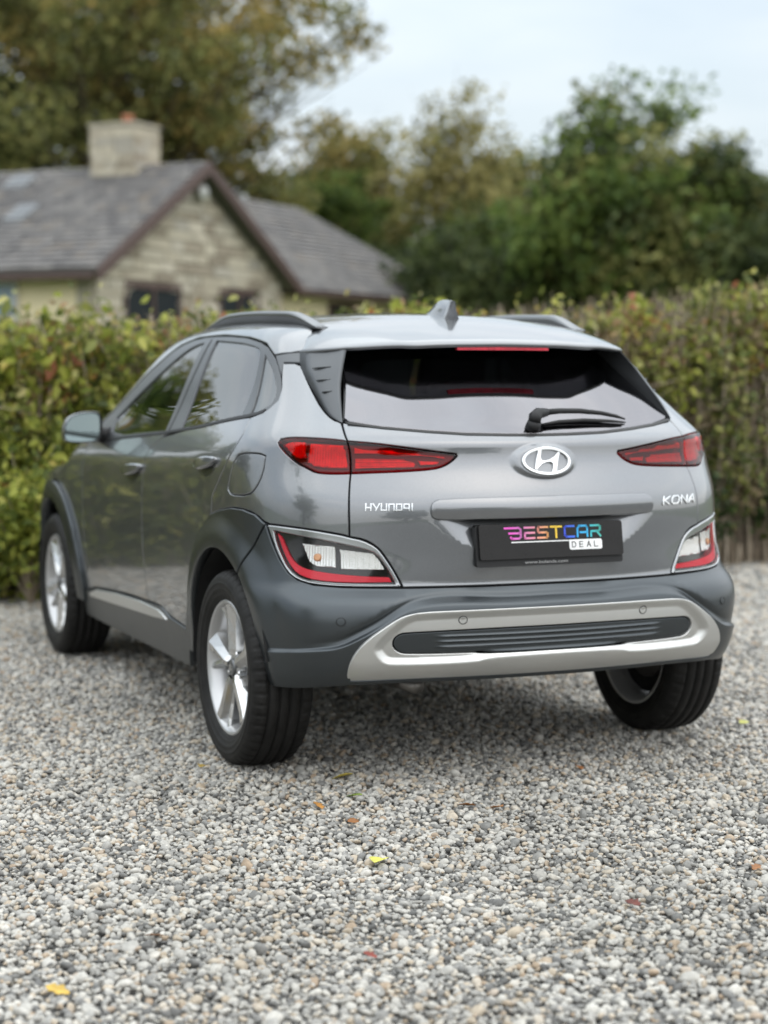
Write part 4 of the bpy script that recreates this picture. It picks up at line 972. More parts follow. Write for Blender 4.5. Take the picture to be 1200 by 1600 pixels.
def fast_mesh(name, V, loops, sizes, material, parent=None, smooth=False):
    me = bpy.data.meshes.new(name); V = np.asarray(V, np.float32); loops = np.asarray(loops, np.int32)
    nf = len(sizes); me.vertices.add(len(V)); me.vertices.foreach_set('co', V.ravel()); me.loops.add(len(loops)); me.loops.foreach_set('vertex_index', loops)
    me.polygons.add(nf); st = np.r_[0, np.cumsum(sizes)[:-1]].astype(np.int32); me.polygons.foreach_set('loop_start', st)
    if smooth: me.polygons.foreach_set('use_smooth', np.ones(nf, bool))
    me.update(calc_edges=True); me.validate()
    me.materials.append(material)
    return link_mesh(name, me, parent)

def leaves(name, P, size, material, parent, aspect=.55, droop=.2, up=.5):
    """pointed, folded leaves at points P; size array"""
    n = len(P); P = np.asarray(P, float); size = np.broadcast_to(size, n)[:, None]
    d = rng.normal(size=(n, 3)); d[:, 2] -= droop; d /= np.linalg.norm(d, axis=1)[:, None]
    nn = rng.normal(size=(n, 3)); nn[:, 2] += up; s = np.cross(d, nn); s /= np.linalg.norm(s, axis=1)[:, None] + 1e-9; nn = np.cross(s, d)
    a = aspect
    pts = [P - d * size * .5, P - d * size * .1 + s * size * a * .5 + nn * size * .12, P + d * size * .25 + s * size * a * .38 + nn * size * .08, P + d * size * .55 - nn * size * .08,
           P + d * size * .25 - s * size * a * .38 + nn * size * .08, P - d * size * .1 - s * size * a * .5 + nn * size * .12]
    V = np.stack(pts, 1).reshape(-1, 3); base = np.arange(n) * 6
    L = np.stack([base, base + 1, base + 2, base + 3, base, base + 3, base + 4, base + 5], 1).ravel()
    return fast_mesh(name, V, L, np.full(2 * n, 4), material, parent)

def twigs(name, segs, material, parent, n=4):
    """segs: list of (points, radii); one mesh of tapered twigs"""
    g = Geo()
    for p, r in segs: g.tube(p, r, n, False)
    return g.obj(name, material, parent, True)

# ground: grass sheet to the horizon, gravel drive above it
def ground_noise(m, stops, scale, bump=0, bscale=60, dist=.02):
    n, l = m.node_tree.nodes, m.node_tree.links; b = n['Principled BSDF']; tc = n.new('ShaderNodeTexCoord'); t = n.new('ShaderNodeTexNoise'); t.inputs['Scale'].default_value = scale; t.inputs['Detail'].default_value = 8
    r = n.new('ShaderNodeValToRGB'); e = r.color_ramp.elements
    while len(e) < len(stops): e.new(.5)
    for el, (p, c) in zip(e, stops): el.position = p; el.color = (*c, 1)
    l.new(tc.outputs['Object'], t.inputs['Vector']); l.new(t.outputs['Fac'], r.inputs['Fac']); l.new(r.outputs['Color'], b.inputs['Base Color'])
    if bump:
        v = n.new('ShaderNodeTexVoronoi'); v.inputs['Scale'].default_value = bscale; bp = n.new('ShaderNodeBump'); bp.inputs['Strength'].default_value = bump; bp.inputs['Distance'].default_value = dist
        l.new(tc.outputs['Object'], v.inputs['Vector']); l.new(v.outputs['Distance'], bp.inputs['Height']); bp.invert = True; l.new(bp.outputs['Normal'], b.inputs['Normal'])
    return m
def sheet(name, x0, x1, y0, y1, z, m):
    o = Geo().add([(x0, y0, z), (x1, y0, z), (x1, y1, z), (x0, y1, z)], [(0, 1, 2, 3)]).obj(name, m); o['kind'] = 'structure'; return o
sheet('ground', -700, 700, -700, 900, -.03, ground_noise(mat('grass_ground', (.06, .09, .03), .95), [(.35, (.035, .055, .018)), (.65, (.085, .11, .035))], 3, .3, 30))
sheet('gravel_drive', -16, 16, -26, 5.2, -.014, ground_noise(mat('gravel_bed', (.2, .2, .19), .9), [(.3, (.13, .13, .125)), (.7, (.24, .235, .225))], 60, .8, 55, .015))

# ------------------------------------------------------------------ gravel stones (uncountable): instanced pebbles on scattered points
def pebble_mesh(k):
    import bmesh
    bm = bmesh.new(); bmesh.ops.create_icosphere(bm, subdivisions=2, radius=1)
    r = np.random.default_rng(100 + k); sc = np.array([1, r.uniform(.62, .9), r.uniform(.42, .68)]); D = r.normal(size=(7, 3)); D /= np.linalg.norm(D, axis=1)[:, None]; cut = r.uniform(.62, .92, 7)
    for v in bm.verts:
        p = np.array(v.co)
        for d, c in zip(D, cut):
            e = p @ d - c
            if e > 0: p = p - d * e * .85
        v.co = p * sc
    me = bpy.data.meshes.new('pebble'); bm.to_mesh(me); bm.free(); me.polygons.foreach_set('use_smooth', [True] * len(me.polygons)); me.update()
    return me
PEB = ramp_mat('pebble_stone', [(0, (.12, .12, .118)), (.12, (.23, .228, .22)), (.31, (.37, .362, .343)), (.56, (.485, .472, .44)), (.76, (.55, .532, .492)), (.85, (.50, .435, .35)), (.92, (.43, .365, .285)), (.96, (.37, .28, .20)), (1.0, (.60, .58, .54))], .62, 0, 'object', 0)
def peb_noise(m):
    n, l = m.node_tree.nodes, m.node_tree.links; b = n['Principled BSDF']; tc = n.new('ShaderNodeTexCoord'); t = n.new('ShaderNodeTexNoise'); t.inputs['Scale'].default_value = 2.2; t.inputs['Detail'].default_value = 6
    mx = n.new('ShaderNodeMix'); mx.data_type = 'RGBA'; mx.blend_type = 'MULTIPLY'; mx.inputs['Factor'].default_value = .7
    r = n.new('ShaderNodeValToRGB'); r.color_ramp.elements[0].position = .3; r.color_ramp.elements[0].color = (.62, .62, .62, 1); r.color_ramp.elements[1].position = .7; r.color_ramp.elements[1].color = (1.15, 1.15, 1.15, 1)
    src = b.inputs['Base Color'].links[0].from_socket; l.new(tc.outputs['Object'], t.inputs['Vector']); l.new(t.outputs['Fac'], r.inputs['Fac']); l.new(src, mx.inputs['A']); l.new(r.outputs['Color'], mx.inputs['B']); l.new(mx.outputs['Result'], b.inputs['Base Color'])
    oi = n.new('ShaderNodeObjectInfo'); t3 = n.new('ShaderNodeTexNoise'); t3.inputs['Scale'].default_value = 1.3; t3.inputs['Detail'].default_value = 5; l.new(oi.outputs['Location'], t3.inputs['Vector'])
    r3 = n.new('ShaderNodeValToRGB'); r3.color_ramp.elements[0].position = .3; r3.color_ramp.elements[0].color = (.80, .79, .765, 1); r3.color_ramp.elements[1].position = .65; r3.color_ramp.elements[1].color = (1.12, 1.11, 1.09, 1)
    m3 = n.new('ShaderNodeMix'); m3.data_type = 'RGBA'; m3.blend_type = 'MULTIPLY'; m3.inputs['Factor'].default_value = 1; l.new(t3.outputs['Fac'], r3.inputs['Fac']); l.new(mx.outputs['Result'], m3.inputs['A']); l.new(r3.outputs['Color'], m3.inputs['B']); l.new(m3.outputs['Result'], b.inputs['Base Color'])
    bp = n.new('ShaderNodeBump'); bp.inputs['Strength'].default_value = .25; t2 = n.new('ShaderNodeTexNoise'); t2.inputs['Scale'].default_value = 6; l.new(tc.outputs['Object'], t2.inputs['Vector']); l.new(t2.outputs['Fac'], bp.inputs['Height']); l.new(bp.outputs['Normal'], b.inputs['Normal'])
peb_noise(PEB)
peb_coll = bpy.data.collections.new('pebble_shapes')
for k in range(9):
    me = pebble_mesh(k); me.materials.append(PEB); po = bpy.data.objects.new('pebble', me); peb_coll.objects.link(po)
def gravel_points():
    out = []
    for a0, a1, st in ((2.9, 7.6, .0150), (7.6, 10.6, .0178), (10.6, 13.6, .026)):
        aa = np.arange(a0, a1, st); w = .235 * a1 + 2.5; rr = np.arange(-w, w, st)
        R, A = np.meshgrid(rr, aa); R = R.ravel(); A = A.ravel()
        keep = np.abs(R) < .235 * A + 2.3; R, A = R[keep], A[keep]
        R = R + rng.uniform(-.6, .6, len(R)) * st; A = A + rng.uniform(-.6, .6, len(A)) * st
        xy = CAM_POS[:2] + R[:, None] * RH + A[:, None] * FH
        s = st / .0150 * .0093 * np.exp(rng.normal(0, .32, len(R)))
        z = rng.uniform(-.011, .002, len(R)) + .0065 * np.sin(xy[:, 0] * 2.1 + 1.3 * np.sin(xy[:, 1] * 1.7)) * np.sin(xy[:, 1] * 2.7)
        k = xy[:, 1] < 4.95
        out.append(np.c_[xy, z, s][k])
    return np.concatenate(out)
GP = gravel_points()
gme = bpy.data.meshes.new('gravel'); gme.vertices.add(len(GP)); gme.vertices.foreach_set('co', GP[:, :3].astype(np.float32).ravel())
at = gme.attributes.new('size', 'FLOAT', 'POINT'); at.data.foreach_set('value', GP[:, 3].astype(np.float32))
ar = gme.attributes.new('turn', 'FLOAT_VECTOR', 'POINT'); tr_ = np.c_[rng.normal(0, .45, len(GP)), rng.normal(0, .45, len(GP)), rng.uniform(0, 6.28, len(GP))]; ar.data.foreach_set('vector', tr_.astype(np.float32).ravel())
ai = gme.attributes.new('shape', 'INT', 'POINT'); ai.data.foreach_set('value', rng.integers(0, 9, len(GP)).astype(np.int32))
gme.update()
gravel = link_mesh('gravel', gme); gravel['kind'] = 'stuff'; gravel['label'] = 'loose grey and beige gravel stones covering the drive'; gravel['category'] = 'gravel'
ng = bpy.data.node_groups.new('gravel_scatter', 'GeometryNodeTree')
ng.interface.new_socket('Geometry', in_out='INPUT', socket_type='NodeSocketGeometry'); ng.interface.new_socket('Geometry', in_out='OUTPUT', socket_type='NodeSocketGeometry')
N = ng.nodes; Lk = ng.links; gi = N.new('NodeGroupInput'); go = N.new('NodeGroupOutput')
m2p = N.new('GeometryNodeMeshToPoints'); iop = N.new('GeometryNodeInstanceOnPoints'); ci = N.new('GeometryNodeCollectionInfo'); ci.inputs['Collection'].default_value = peb_coll; ci.inputs['Separate Children'].default_value = True; ci.inputs['Reset Children'].default_value = True
def named(nm, ty):
    a = N.new('GeometryNodeInputNamedAttribute'); a.data_type = ty; a.inputs['Name'].default_value = nm; return a.outputs['Attribute']
e2r = N.new('FunctionNodeEulerToRotation')
Lk.new(gi.outputs[0], m2p.inputs['Mesh']); Lk.new(m2p.outputs['Points'], iop.inputs['Points']); Lk.new(ci.outputs['Instances'], iop.inputs['Instance']); iop.inputs['Pick Instance'].default_value = True
Lk.new(named('shape', 'INT'), iop.inputs['Instance Index']); Lk.new(named('turn', 'FLOAT_VECTOR'), e2r.inputs['Euler']); Lk.new(e2r.outputs['Rotation'], iop.inputs['Rotation']); Lk.new(named('size', 'FLOAT'), iop.inputs['Scale'])
Lk.new(iop.outputs['Instances'], go.inputs[0])
gm = gravel.modifiers.new('scatter', 'NODES'); gm.node_group = ng

# ------------------------------------------------------------------ hedges along the far edge of the drive (y about 4.6)
LEAF_YEL = ramp_mat('leaf_yellow_green', [(0, (.09, .12, .025)), (.3, (.22, .26, .045)), (.6, (.42, .45, .085)), (.88, (.56, .54, .15)), (.97, (.50, .36, .09)), (1, (.36, .14, .07))], .5, .45, noise=1.5)
LEAF_MID = ramp_mat('leaf_mixed', [(0, (.06, .08, .025)), (.35, (.15, .18, .045)), (.7, (.32, .33, .09)), (.94, (.46, .43, .17)), (1, (.36, .24, .13))], .5, .3, noise=1.3)
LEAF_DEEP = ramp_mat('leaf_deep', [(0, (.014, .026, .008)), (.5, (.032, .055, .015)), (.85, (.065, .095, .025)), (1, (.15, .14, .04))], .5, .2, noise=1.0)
LEAF_BRN = ramp_mat('leaf_brown', [(0, (.12, .085, .05)), (.5, (.25, .19, .11)), (1, (.40, .32, .19))], .6, .35, noise=1.3)
TWIG = ramp_mat('hedge_twig', [(0, (.12, .09, .065)), (.5, (.30, .24, .175)), (.85, (.50, .42, .32)), (1, (.62, .54, .43))], .85)
def hedge(name, label, x0, x1, h0, h1, n_leaf, n_stem, mats, bare, seed, spread=.9, ystart=4.55):
    global rng
    rng = np.random.default_rng(seed)
    root = tag(empty(name, ((x0 + x1) / 2, ystart + .45, 0)), label, 'hedge'); ox = np.array([(x0 + x1) / 2, ystart + .45, 0])
    hh = lambda x: h0 + (h1 - h0) * (x - x0) / (x1 - x0)
    segs = []
    for i in range(n_stem):
        x = rng.uniform(x0, x1); y = ystart + .12 + rng.uniform(0, spread) ** 1.0; H = hh(x) * rng.uniform(.72, 1.0); lean = rng.normal(0, .10, 2); p = []
        for t in (0, .3, .6, .85, 1): p.append(np.array([x + lean[0] * t * H + rng.normal(0, .025), y + lean[1] * t * H * .6 + rng.normal(0, .02), H * t]) - ox)
        r = rng.uniform(.004, .011); segs.append((p, [r * 1.3, r, r * .8, r * .55, r * .3]))
        for q in range(2):
            j = rng.integers(1, 4); b = p[j]; e = b + np.array([rng.normal(0, .16), rng.normal(-.05, .14), rng.uniform(.05, .3)]); segs.append(([b, (b + e) / 2 + rng.normal(0, .015, 3), e], [r * .5, r * .4, r * .2]))
    st = twigs('stems', segs, TWIG, root, 3); st['kind'] = 'stuff'
    # leaf clumps on the face and top, with gaps where the twigs show
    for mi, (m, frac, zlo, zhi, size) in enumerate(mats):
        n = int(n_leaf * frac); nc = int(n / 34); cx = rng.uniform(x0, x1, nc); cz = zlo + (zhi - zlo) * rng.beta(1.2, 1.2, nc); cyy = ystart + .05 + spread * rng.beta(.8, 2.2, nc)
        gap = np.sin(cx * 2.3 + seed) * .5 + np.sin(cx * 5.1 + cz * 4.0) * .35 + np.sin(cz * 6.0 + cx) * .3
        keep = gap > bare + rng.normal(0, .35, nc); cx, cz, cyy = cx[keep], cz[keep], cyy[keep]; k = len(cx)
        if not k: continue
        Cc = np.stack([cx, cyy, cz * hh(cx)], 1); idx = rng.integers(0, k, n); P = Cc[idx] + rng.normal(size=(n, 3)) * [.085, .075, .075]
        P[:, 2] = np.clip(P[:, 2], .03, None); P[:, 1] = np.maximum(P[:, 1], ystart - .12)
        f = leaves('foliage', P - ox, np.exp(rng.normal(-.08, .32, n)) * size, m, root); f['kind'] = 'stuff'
    return root
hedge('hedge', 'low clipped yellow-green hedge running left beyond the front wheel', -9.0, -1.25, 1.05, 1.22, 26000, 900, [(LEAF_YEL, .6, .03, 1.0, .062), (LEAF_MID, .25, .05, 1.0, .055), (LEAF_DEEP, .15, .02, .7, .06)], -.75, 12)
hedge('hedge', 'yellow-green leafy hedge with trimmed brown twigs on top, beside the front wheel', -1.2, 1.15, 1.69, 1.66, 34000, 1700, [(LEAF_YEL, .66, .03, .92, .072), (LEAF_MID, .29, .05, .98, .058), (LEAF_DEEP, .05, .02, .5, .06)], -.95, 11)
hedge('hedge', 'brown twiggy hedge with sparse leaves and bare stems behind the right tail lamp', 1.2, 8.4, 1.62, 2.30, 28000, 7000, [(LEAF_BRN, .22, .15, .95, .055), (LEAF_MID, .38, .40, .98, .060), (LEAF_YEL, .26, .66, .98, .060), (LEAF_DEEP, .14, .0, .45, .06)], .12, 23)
def shrub(name, label, cx, cyy, r, h, n, m, seed, size=.06):
    global rng
    rng = np.random.default_rng(seed); root = tag(empty(name, (cx, cyy, 0)), label, 'shrub'); segs = []; tips = []
    for i in range(26):
        a = rng.uniform(0, 6.28); q = r * rng.uniform(.2, 1); e = np.array([q * math.cos(a), q * math.sin(a), h * rng.uniform(.45, 1) * (1 - .3 * (q / r) ** 2)]); segs.append(([np.zeros(3), e * [.3, .3, .5], e], [.008, .006, .002])); tips.append(e)
    s = twigs('stems', segs, TWIG, root, 4); s['kind'] = 'stuff'
    tips = np.array(tips); P = tips[rng.integers(0, len(tips), n)] * rng.uniform(.45, 1.02, n)[:, None] + rng.normal(size=(n, 3)) * r * .16; P[:, 2] = np.abs(P[:, 2]) + .02
    f = leaves('foliage', P, rng.uniform(.6, 1.2, n) * size, m, root); f['kind'] = 'stuff'; return root
shrub('shrub', 'bright leafy shrub growing low at the hedge foot beside the front wheel', -.62, 4.42, .50, .98, 2600, LEAF_YEL, 31, .07)
shrub('shrub', 'tall loose leafy shoots rising above the right end of the hedge', 4.15, 4.75, .50, 2.12, 1500, LEAF_MID, 33)
shrub('shrub', 'green leafy sprig standing up from the hedge top beside the roof rail', 2.85, 4.85, .22, 1.98, 420, LEAF_YEL, 35, .07)
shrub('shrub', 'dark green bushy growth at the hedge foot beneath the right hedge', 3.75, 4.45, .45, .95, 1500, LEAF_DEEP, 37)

# ------------------------------------------------------------------ trees
BARK = mat('bark', (.075, .06, .045), .9, bump=.6, bump_scale=14, var=.4, var_scale=5)
def tree(name, label, base, crown_c, crown_r, n_tips, per_tip, leaf, m, seed, clump=.75, trunk_r=.22, hollow=.25, low=None):
    """base xy; crown ellipsoid centre height and radii; limbs run from the trunk to leaf clumps"""
    global rng
    rng = np.random.default_rng(seed); root = tag(empty(name, (base[0], base[1], 0)), label, 'tree')
    rx, rz_ = crown_r; H = crown_c
    top = H + rz_ * .55
    trunk = [np.array([rng.normal(0, .12) * (t > 0), rng.normal(0, .12) * (t > 0), top * t]) for t in np.linspace(0, 1, 9)]
    tr = np.linspace(1, .16, 9) * trunk_r; tr[0] *= 1.35
    Geo().tube(trunk, tr, 10).obj('trunk', BARK, root, True)
    tips = []
    while len(tips) < n_tips:
        d = rng.normal(size=3); d /= np.linalg.norm(d); q = (hollow + (1 - hollow) * rng.random()) ** .6
        lump = 1 + .16 * math.sin(d[0] * 5 + seed) + .14 * math.sin(d[2] * 6 + d[1] * 4 + seed * 2)
        tips.append(np.array([d[0] * rx, d[1] * rx, d[2] * rz_]) * q * lump + [0, 0, H])
    tips = np.array(tips)
    if low is not None: tips = tips[tips[:, 2] > low]
    segs = []
    for e in tips:
        z0 = max(.12 * top, min(top * .96, e[2] - (np.hypot(e[0], e[1]) * rng.uniform(.35, .75) + .3))); s = np.array([np.interp(z0, np.linspace(0, top, 9), [p[k] for p in trunk]) for k in (0, 1)] + [z0])
        L = np.linalg.norm(e - s); r0 = .014 + .007 * L
        mid = s * .5 + e * .5 + [0, 0, -.06 * L] + rng.normal(0, .05 * L, 3)
        segs.append(([s, s * .75 + mid * .25, mid, mid * .4 + e * .6, e], [r0, r0 * .8, r0 * .55, r0 * .3, r0 * .1]))
        for q in range(2):
            e2 = e + rng.normal(size=3) * clump * .8; segs.append(([mid, (mid + e2) / 2 + rng.normal(0, .05, 3), e2], [r0 * .4, r0 * .25, r0 * .08]))
    lb = twigs('limbs', segs, BARK, root, 5)
    n = len(tips) * per_tip; idx = np.repeat(np.arange(len(tips)), per_tip); sc = clump * rng.uniform(.6, 1.25, len(tips))[idx][:, None]
    along = np.where(rng.random(n) < .28, rng.uniform(.55, 1, n), 1.0)[:, None]
    P = (tips[idx] - [0, 0, H * .8]) * along + [0, 0, H * .8] + np.clip(rng.normal(size=(n, 3)), -1.7, 1.7) * sc * [.55, .55, .42]
    mats = m if isinstance(m, (list, tuple)) else [m]; pick = rng.integers(0, len(mats), len(tips))[idx]
    for i, mm in enumerate(mats):
        k = pick == i; f = leaves('crown', P[k], rng.uniform(.6, 1.25, k.sum()) * leaf, mm, root, .7, .15); f['kind'] = 'stuff'
    return root
T_AUT = ramp_mat('leaf_autumn', [(0, (.14, .135, .05)), (.4, (.29, .25, .085)), (.75, (.44, .35, .12)), (1, (.54, .40, .14))], .6, .5, noise=.5)
T_OLV = ramp_mat('leaf_olive', [(0, (.09, .105, .038)), (.5, (.20, .21, .07)), (1, (.36, .34, .12))], .6, .5, noise=.5)
T_YEL = ramp_mat('leaf_pale', [(0, (.15, .14, .05)), (.5, (.30, .27, .10)), (1, (.45, .39, .16))], .6, .45, noise=.5)
T_GRN = ramp_mat('leaf_green', [(0, (.05, .085, .022)), (.5, (.12, .18, .045)), (1, (.22, .28, .07))], .6, .45, noise=.6)
T_DRK = ramp_mat('leaf_dark', [(0, (.025, .038, .014)), (.5, (.065, .09, .03)), (1, (.14, .165, .055))], .6, .4, noise=.6)
tree('tree', 'huge thinning autumn tree towering behind the chimney of the stone house', site(-8.6, 60), 11.6, (7.0, 7.2), 320, 105, .27, [T_AUT, T_OLV, T_AUT, T_OLV], 41, .95, .42, .15)
tree('tree', 'dark leafy tree rising behind the left end of the house roof', site(-13.2, 56), 6.5, (3.6, 4.4), 110, 110, .24, [T_DRK, T_OLV], 42, .8, .25, .2)
tree('tree', 'rounded bright green tree just behind the low wing of the house', site(-1.7, 63), 5.0, (2.9, 3.0), 120, 130, .24, [T_GRN, T_GRN, T_OLV], 43, .75, .2, .2)
tree('tree', 'slender pale yellowing tree with sky showing through its top', site(2.1, 60), 6.4, (2.2, 3.9), 105, 62, .22, [T_YEL, T_YEL, T_YEL, T_OLV], 44, .7, .22, .2)
tree('tree', 'large dark green broadleaf tree standing above the right hedge', site(6.4, 47), 4.8, (2.9, 3.3), 200, 115, .23, [T_DRK, T_OLV, T_GRN], 45, .75, .3, .2)
tree('tree', 'low dark evergreen tree between pale tree and large dark tree', site(2.4, 50), 2.9, (2.6, 2.0), 100, 130, .22, T_DRK, 46, .75, .2, .1)
tree('tree', 'dark thicket tree at the foot of the green tree beside the wing', site(.55, 55), 2.9, (2.3, 2.0), 90, 130, .22, T_DRK, 47, .75, .2, .1)
tree('tree', 'low dark bushy tree under the far right of the large dark tree', site(9.9, 46), 3.4, (3.0, 2.6), 130, 120, .22, [T_DRK, T_DRK, T_OLV], 48, .75, .2, .1)
tree('tree', 'thin hazy tree with drooping branches beyond the large dark tree', site(10.6, 58), 4.2, (2.0, 3.0), 60, 60, .2, [T_OLV, T_YEL], 49, .7, .2, .2)
tree('tree', 'sparse golden tree filling the gap above the low wing roof', site(-1.5, 67), 7.6, (2.7, 2.7), 110, 62, .24, [T_YEL, T_AUT, T_OLV], 50, .8, .22, .2)
tree('tree', 'loose olive tree between the pale tree and the large dark tree', site(4.6, 66), 7.0, (2.3, 2.8), 90, 66, .24, [T_YEL, T_OLV, T_OLV], 51, .8, .22, .2)
tree('tree', 'dense green tree filling the background low behind the pale tree', site(3.2, 57), 3.6, (2.6, 2.6), 110, 120, .23, [T_DRK, T_GRN], 52, .8, .22, .2)
tree('tree', 'dark broadleaf tree merging with the large dark tree on its far side', site(8.7, 48), 4.3, (2.5, 2.8), 130, 115, .23, [T_DRK, T_OLV], 53, .75, .25, .2)
# trees that only the paintwork and windows see: left of the drive and behind the photographer
tree('tree', 'spreading green tree left of the drive, mirrored in the door glass', (-4.6, 27.0), 4.2, (1.2, 2.5), 45, 110, .24, [T_GRN, T_OLV], 61, .8, .25, .2)
tree('tree', 'narrow green tree left of the drive, mirrored in the rear door glass', (-8.7, 27.0), 5.6, (1.8, 3.2), 70, 100, .24, [T_GRN, T_OLV], 66, .7, .22, .2)
tree('tree', 'broad dark tree left of the drive far beyond the hedge', (-17, 22.0), 5.0, (4.2, 4.0), 110, 110, .28, [T_DRK, T_OLV], 62, .9, .3, .2)
tree('tree', 'tall tree left of the drive behind the photographer', (-17, -6.0), 5.5, (3.6, 4.2), 90, 100, .28, [T_GRN, T_OLV], 63, .9, .3, .2)
tree('tree', 'wide tree standing behind the photographer across the drive', (-9, -34.0), 4.5, (5.0, 3.6), 100, 110, .32, [T_DRK, T_OLV], 64, 1.0, .3, .2)
tree('tree', 'old green tree behind the photographer beyond the drive end', (4, -38.0), 5.0, (5.4, 4.0), 110, 110, .32, [T_DRK, T_GRN], 65, 1.0, .3, .2)

# a far wood closing the horizon, one mass
rng = np.random.default_rng(77)
nw = 26000; wx = rng.uniform(-95, 95, nw); wh = 4.6 + 1.5 * np.sin(wx * .21) + 1.1 * np.sin(wx * .57 + 1) + .7 * np.sin(wx * 1.3)
fw = leaves('far_wood', np.c_[wx, 88 + rng.uniform(-2.5, 2.5, nw), wh * rng.random(nw) ** .7], rng.uniform(.5, 1.0, nw), T_DRK, None, .8, .1)
fw['kind'] = 'stuff'; fw['label'] = 'distant dark wood along the horizon beyond the fields'; fw['category'] = 'wood'

# ------------------------------------------------------------------ house
HS = empty('stone_house', site(-5.62, 35, 0)); tag(HS, 'stone gabled bungalow with grey tiled roof, yellow walls and chimney', 'house')
G2 = np.array([.427, .904]); G2 /= np.linalg.norm(G2); M2 = np.array([-G2[1], G2[0]])      # along the gable wall, along the ridge (right/ahead axes)
GW = RH * G2[0] + FH * G2[1]; MW = RH * M2[0] + FH * M2[1]
def hp(g, m, z): return np.array([*(GW * g + MW * m), z])                                     # house-local point: g along gable, m along ridge (to the left), z up
SPAN, EZ, RZ, LEN = 7.55, 3.32, 5.52, 13.0
YELLOW = mat('yellow_render', (.82, .71, .47), .85, var=.06, var_scale=1.5); MORTAR = mat('mortar', (.40, .36, .29), .95, var=.15, var_scale=3)
STONE = ramp_mat('gable_stone', [(0, (.26, .22, .17)), (.3, (.42, .37, .29)), (.6, (.52, .47, .37)), (.85, (.38, .35, .30)), (1, (.60, .54, .43))], .9, 0, 'object')
TILE = ramp_mat('roof_tile', [(0, (.12, .115, .115)), (.5, (.17, .163, .16)), (.85, (.22, .21, .20)), (1, (.20, .175, .15))], .75)
BROWN = mat('brown_board', (.085, .052, .045), .6); LEAD = mat('lead_flashing', (.20, .21, .22), .6); SKYL = mat('skylight_glass', (.09, .10, .11), .45, .0)
def hbox(name, g0, g1, m0, m1, z0, z1, material, parent):
    P = [hp(g, m, z) for g in (g0, g1) for m in (m0, m1) for z in (z0, z1)]
    return Geo().add(P, [(0, 1, 3, 2), (4, 6, 7, 5), (0, 4, 5, 1), (2, 3, 7, 6), (0, 2, 6, 4), (1, 5, 7, 3)]).obj(name, material, parent)
def prism(name, prof, m0, m1, material, parent):
    """profile in (g, z) drawn along the ridge direction"""
    k = len(prof); V = [hp(g, m0, z) for g, z in prof] + [hp(g, m1, z) for g, z in prof]
    return Geo().add(V, [tuple(range(k)), tuple(range(2 * k - 1, k - 1, -1))] + [(i, (i + 1) % k, k + (i + 1) % k, k + i) for i in range(k)]).obj(name, material, parent)
gable = prism('gable_wall', [(0, 0), (SPAN, 0), (SPAN, EZ), (SPAN / 2, RZ - .12), (0, EZ)], .0, .35, MORTAR, HS)
hbox('side_wall', 0.02, .3, .35, LEN, 0, EZ, YELLOW, HS)
hbox('back_wall', SPAN - .3, SPAN - .02, .35, LEN, 0, EZ, YELLOW, HS); hbox('end_wall', 0.02, SPAN - .02, LEN, LEN + .3, 0, EZ, YELLOW, HS)
# stones of the gable, each its own block
rs_ = np.random.default_rng(5); z = 1.75; smesh = []
for k in range(8):
    g = Geo(); g.box((0, 0, 0), (1, 1, 1)); V = np.array(g.v); V[:, [0, 2]] += rs_.uniform(-.06, .06, (8, 2)) * [.5, 1]; me = bpy.data.meshes.new('stone'); me.from_pydata(V.tolist(), [], g.f); me.materials.append(STONE); smesh.append(me)
WIN = [(1.05, 3.10, 1.2, 3.02), (4.72, 6.40, 1.2, 3.02)]
rot_house = math.atan2(GW[1], GW[0])
ns = 0
while z < RZ - .35:
    hgt = rs_.uniform(.15, .27); zc = z + hgt / 2; half = SPAN / 2 if zc < EZ else SPAN / 2 * (RZ - .25 - zc) / (RZ - .12 - EZ)
    g = SPAN / 2 - half + .04
    while g < SPAN / 2 + half - .1 and ns < 298:
        w = min(rs_.uniform(.35, .95), SPAN / 2 + half - .03 - g)
        if w > .12 and not any(a - .02 < g + w / 2 < b + .02 and c < zc < d + .1 for a, b, c, d in WIN):
            o = link_mesh('stone', smesh[rs_.integers(0, 8)], gable); p = hp(g + w / 2, -.02, zc); o.location = p; o.rotation_euler = (0, 0, rot_house); o.scale = (w - .03, .10 + rs_.uniform(0, .05), hgt - .028); ns += 1
        g += w
    z += hgt
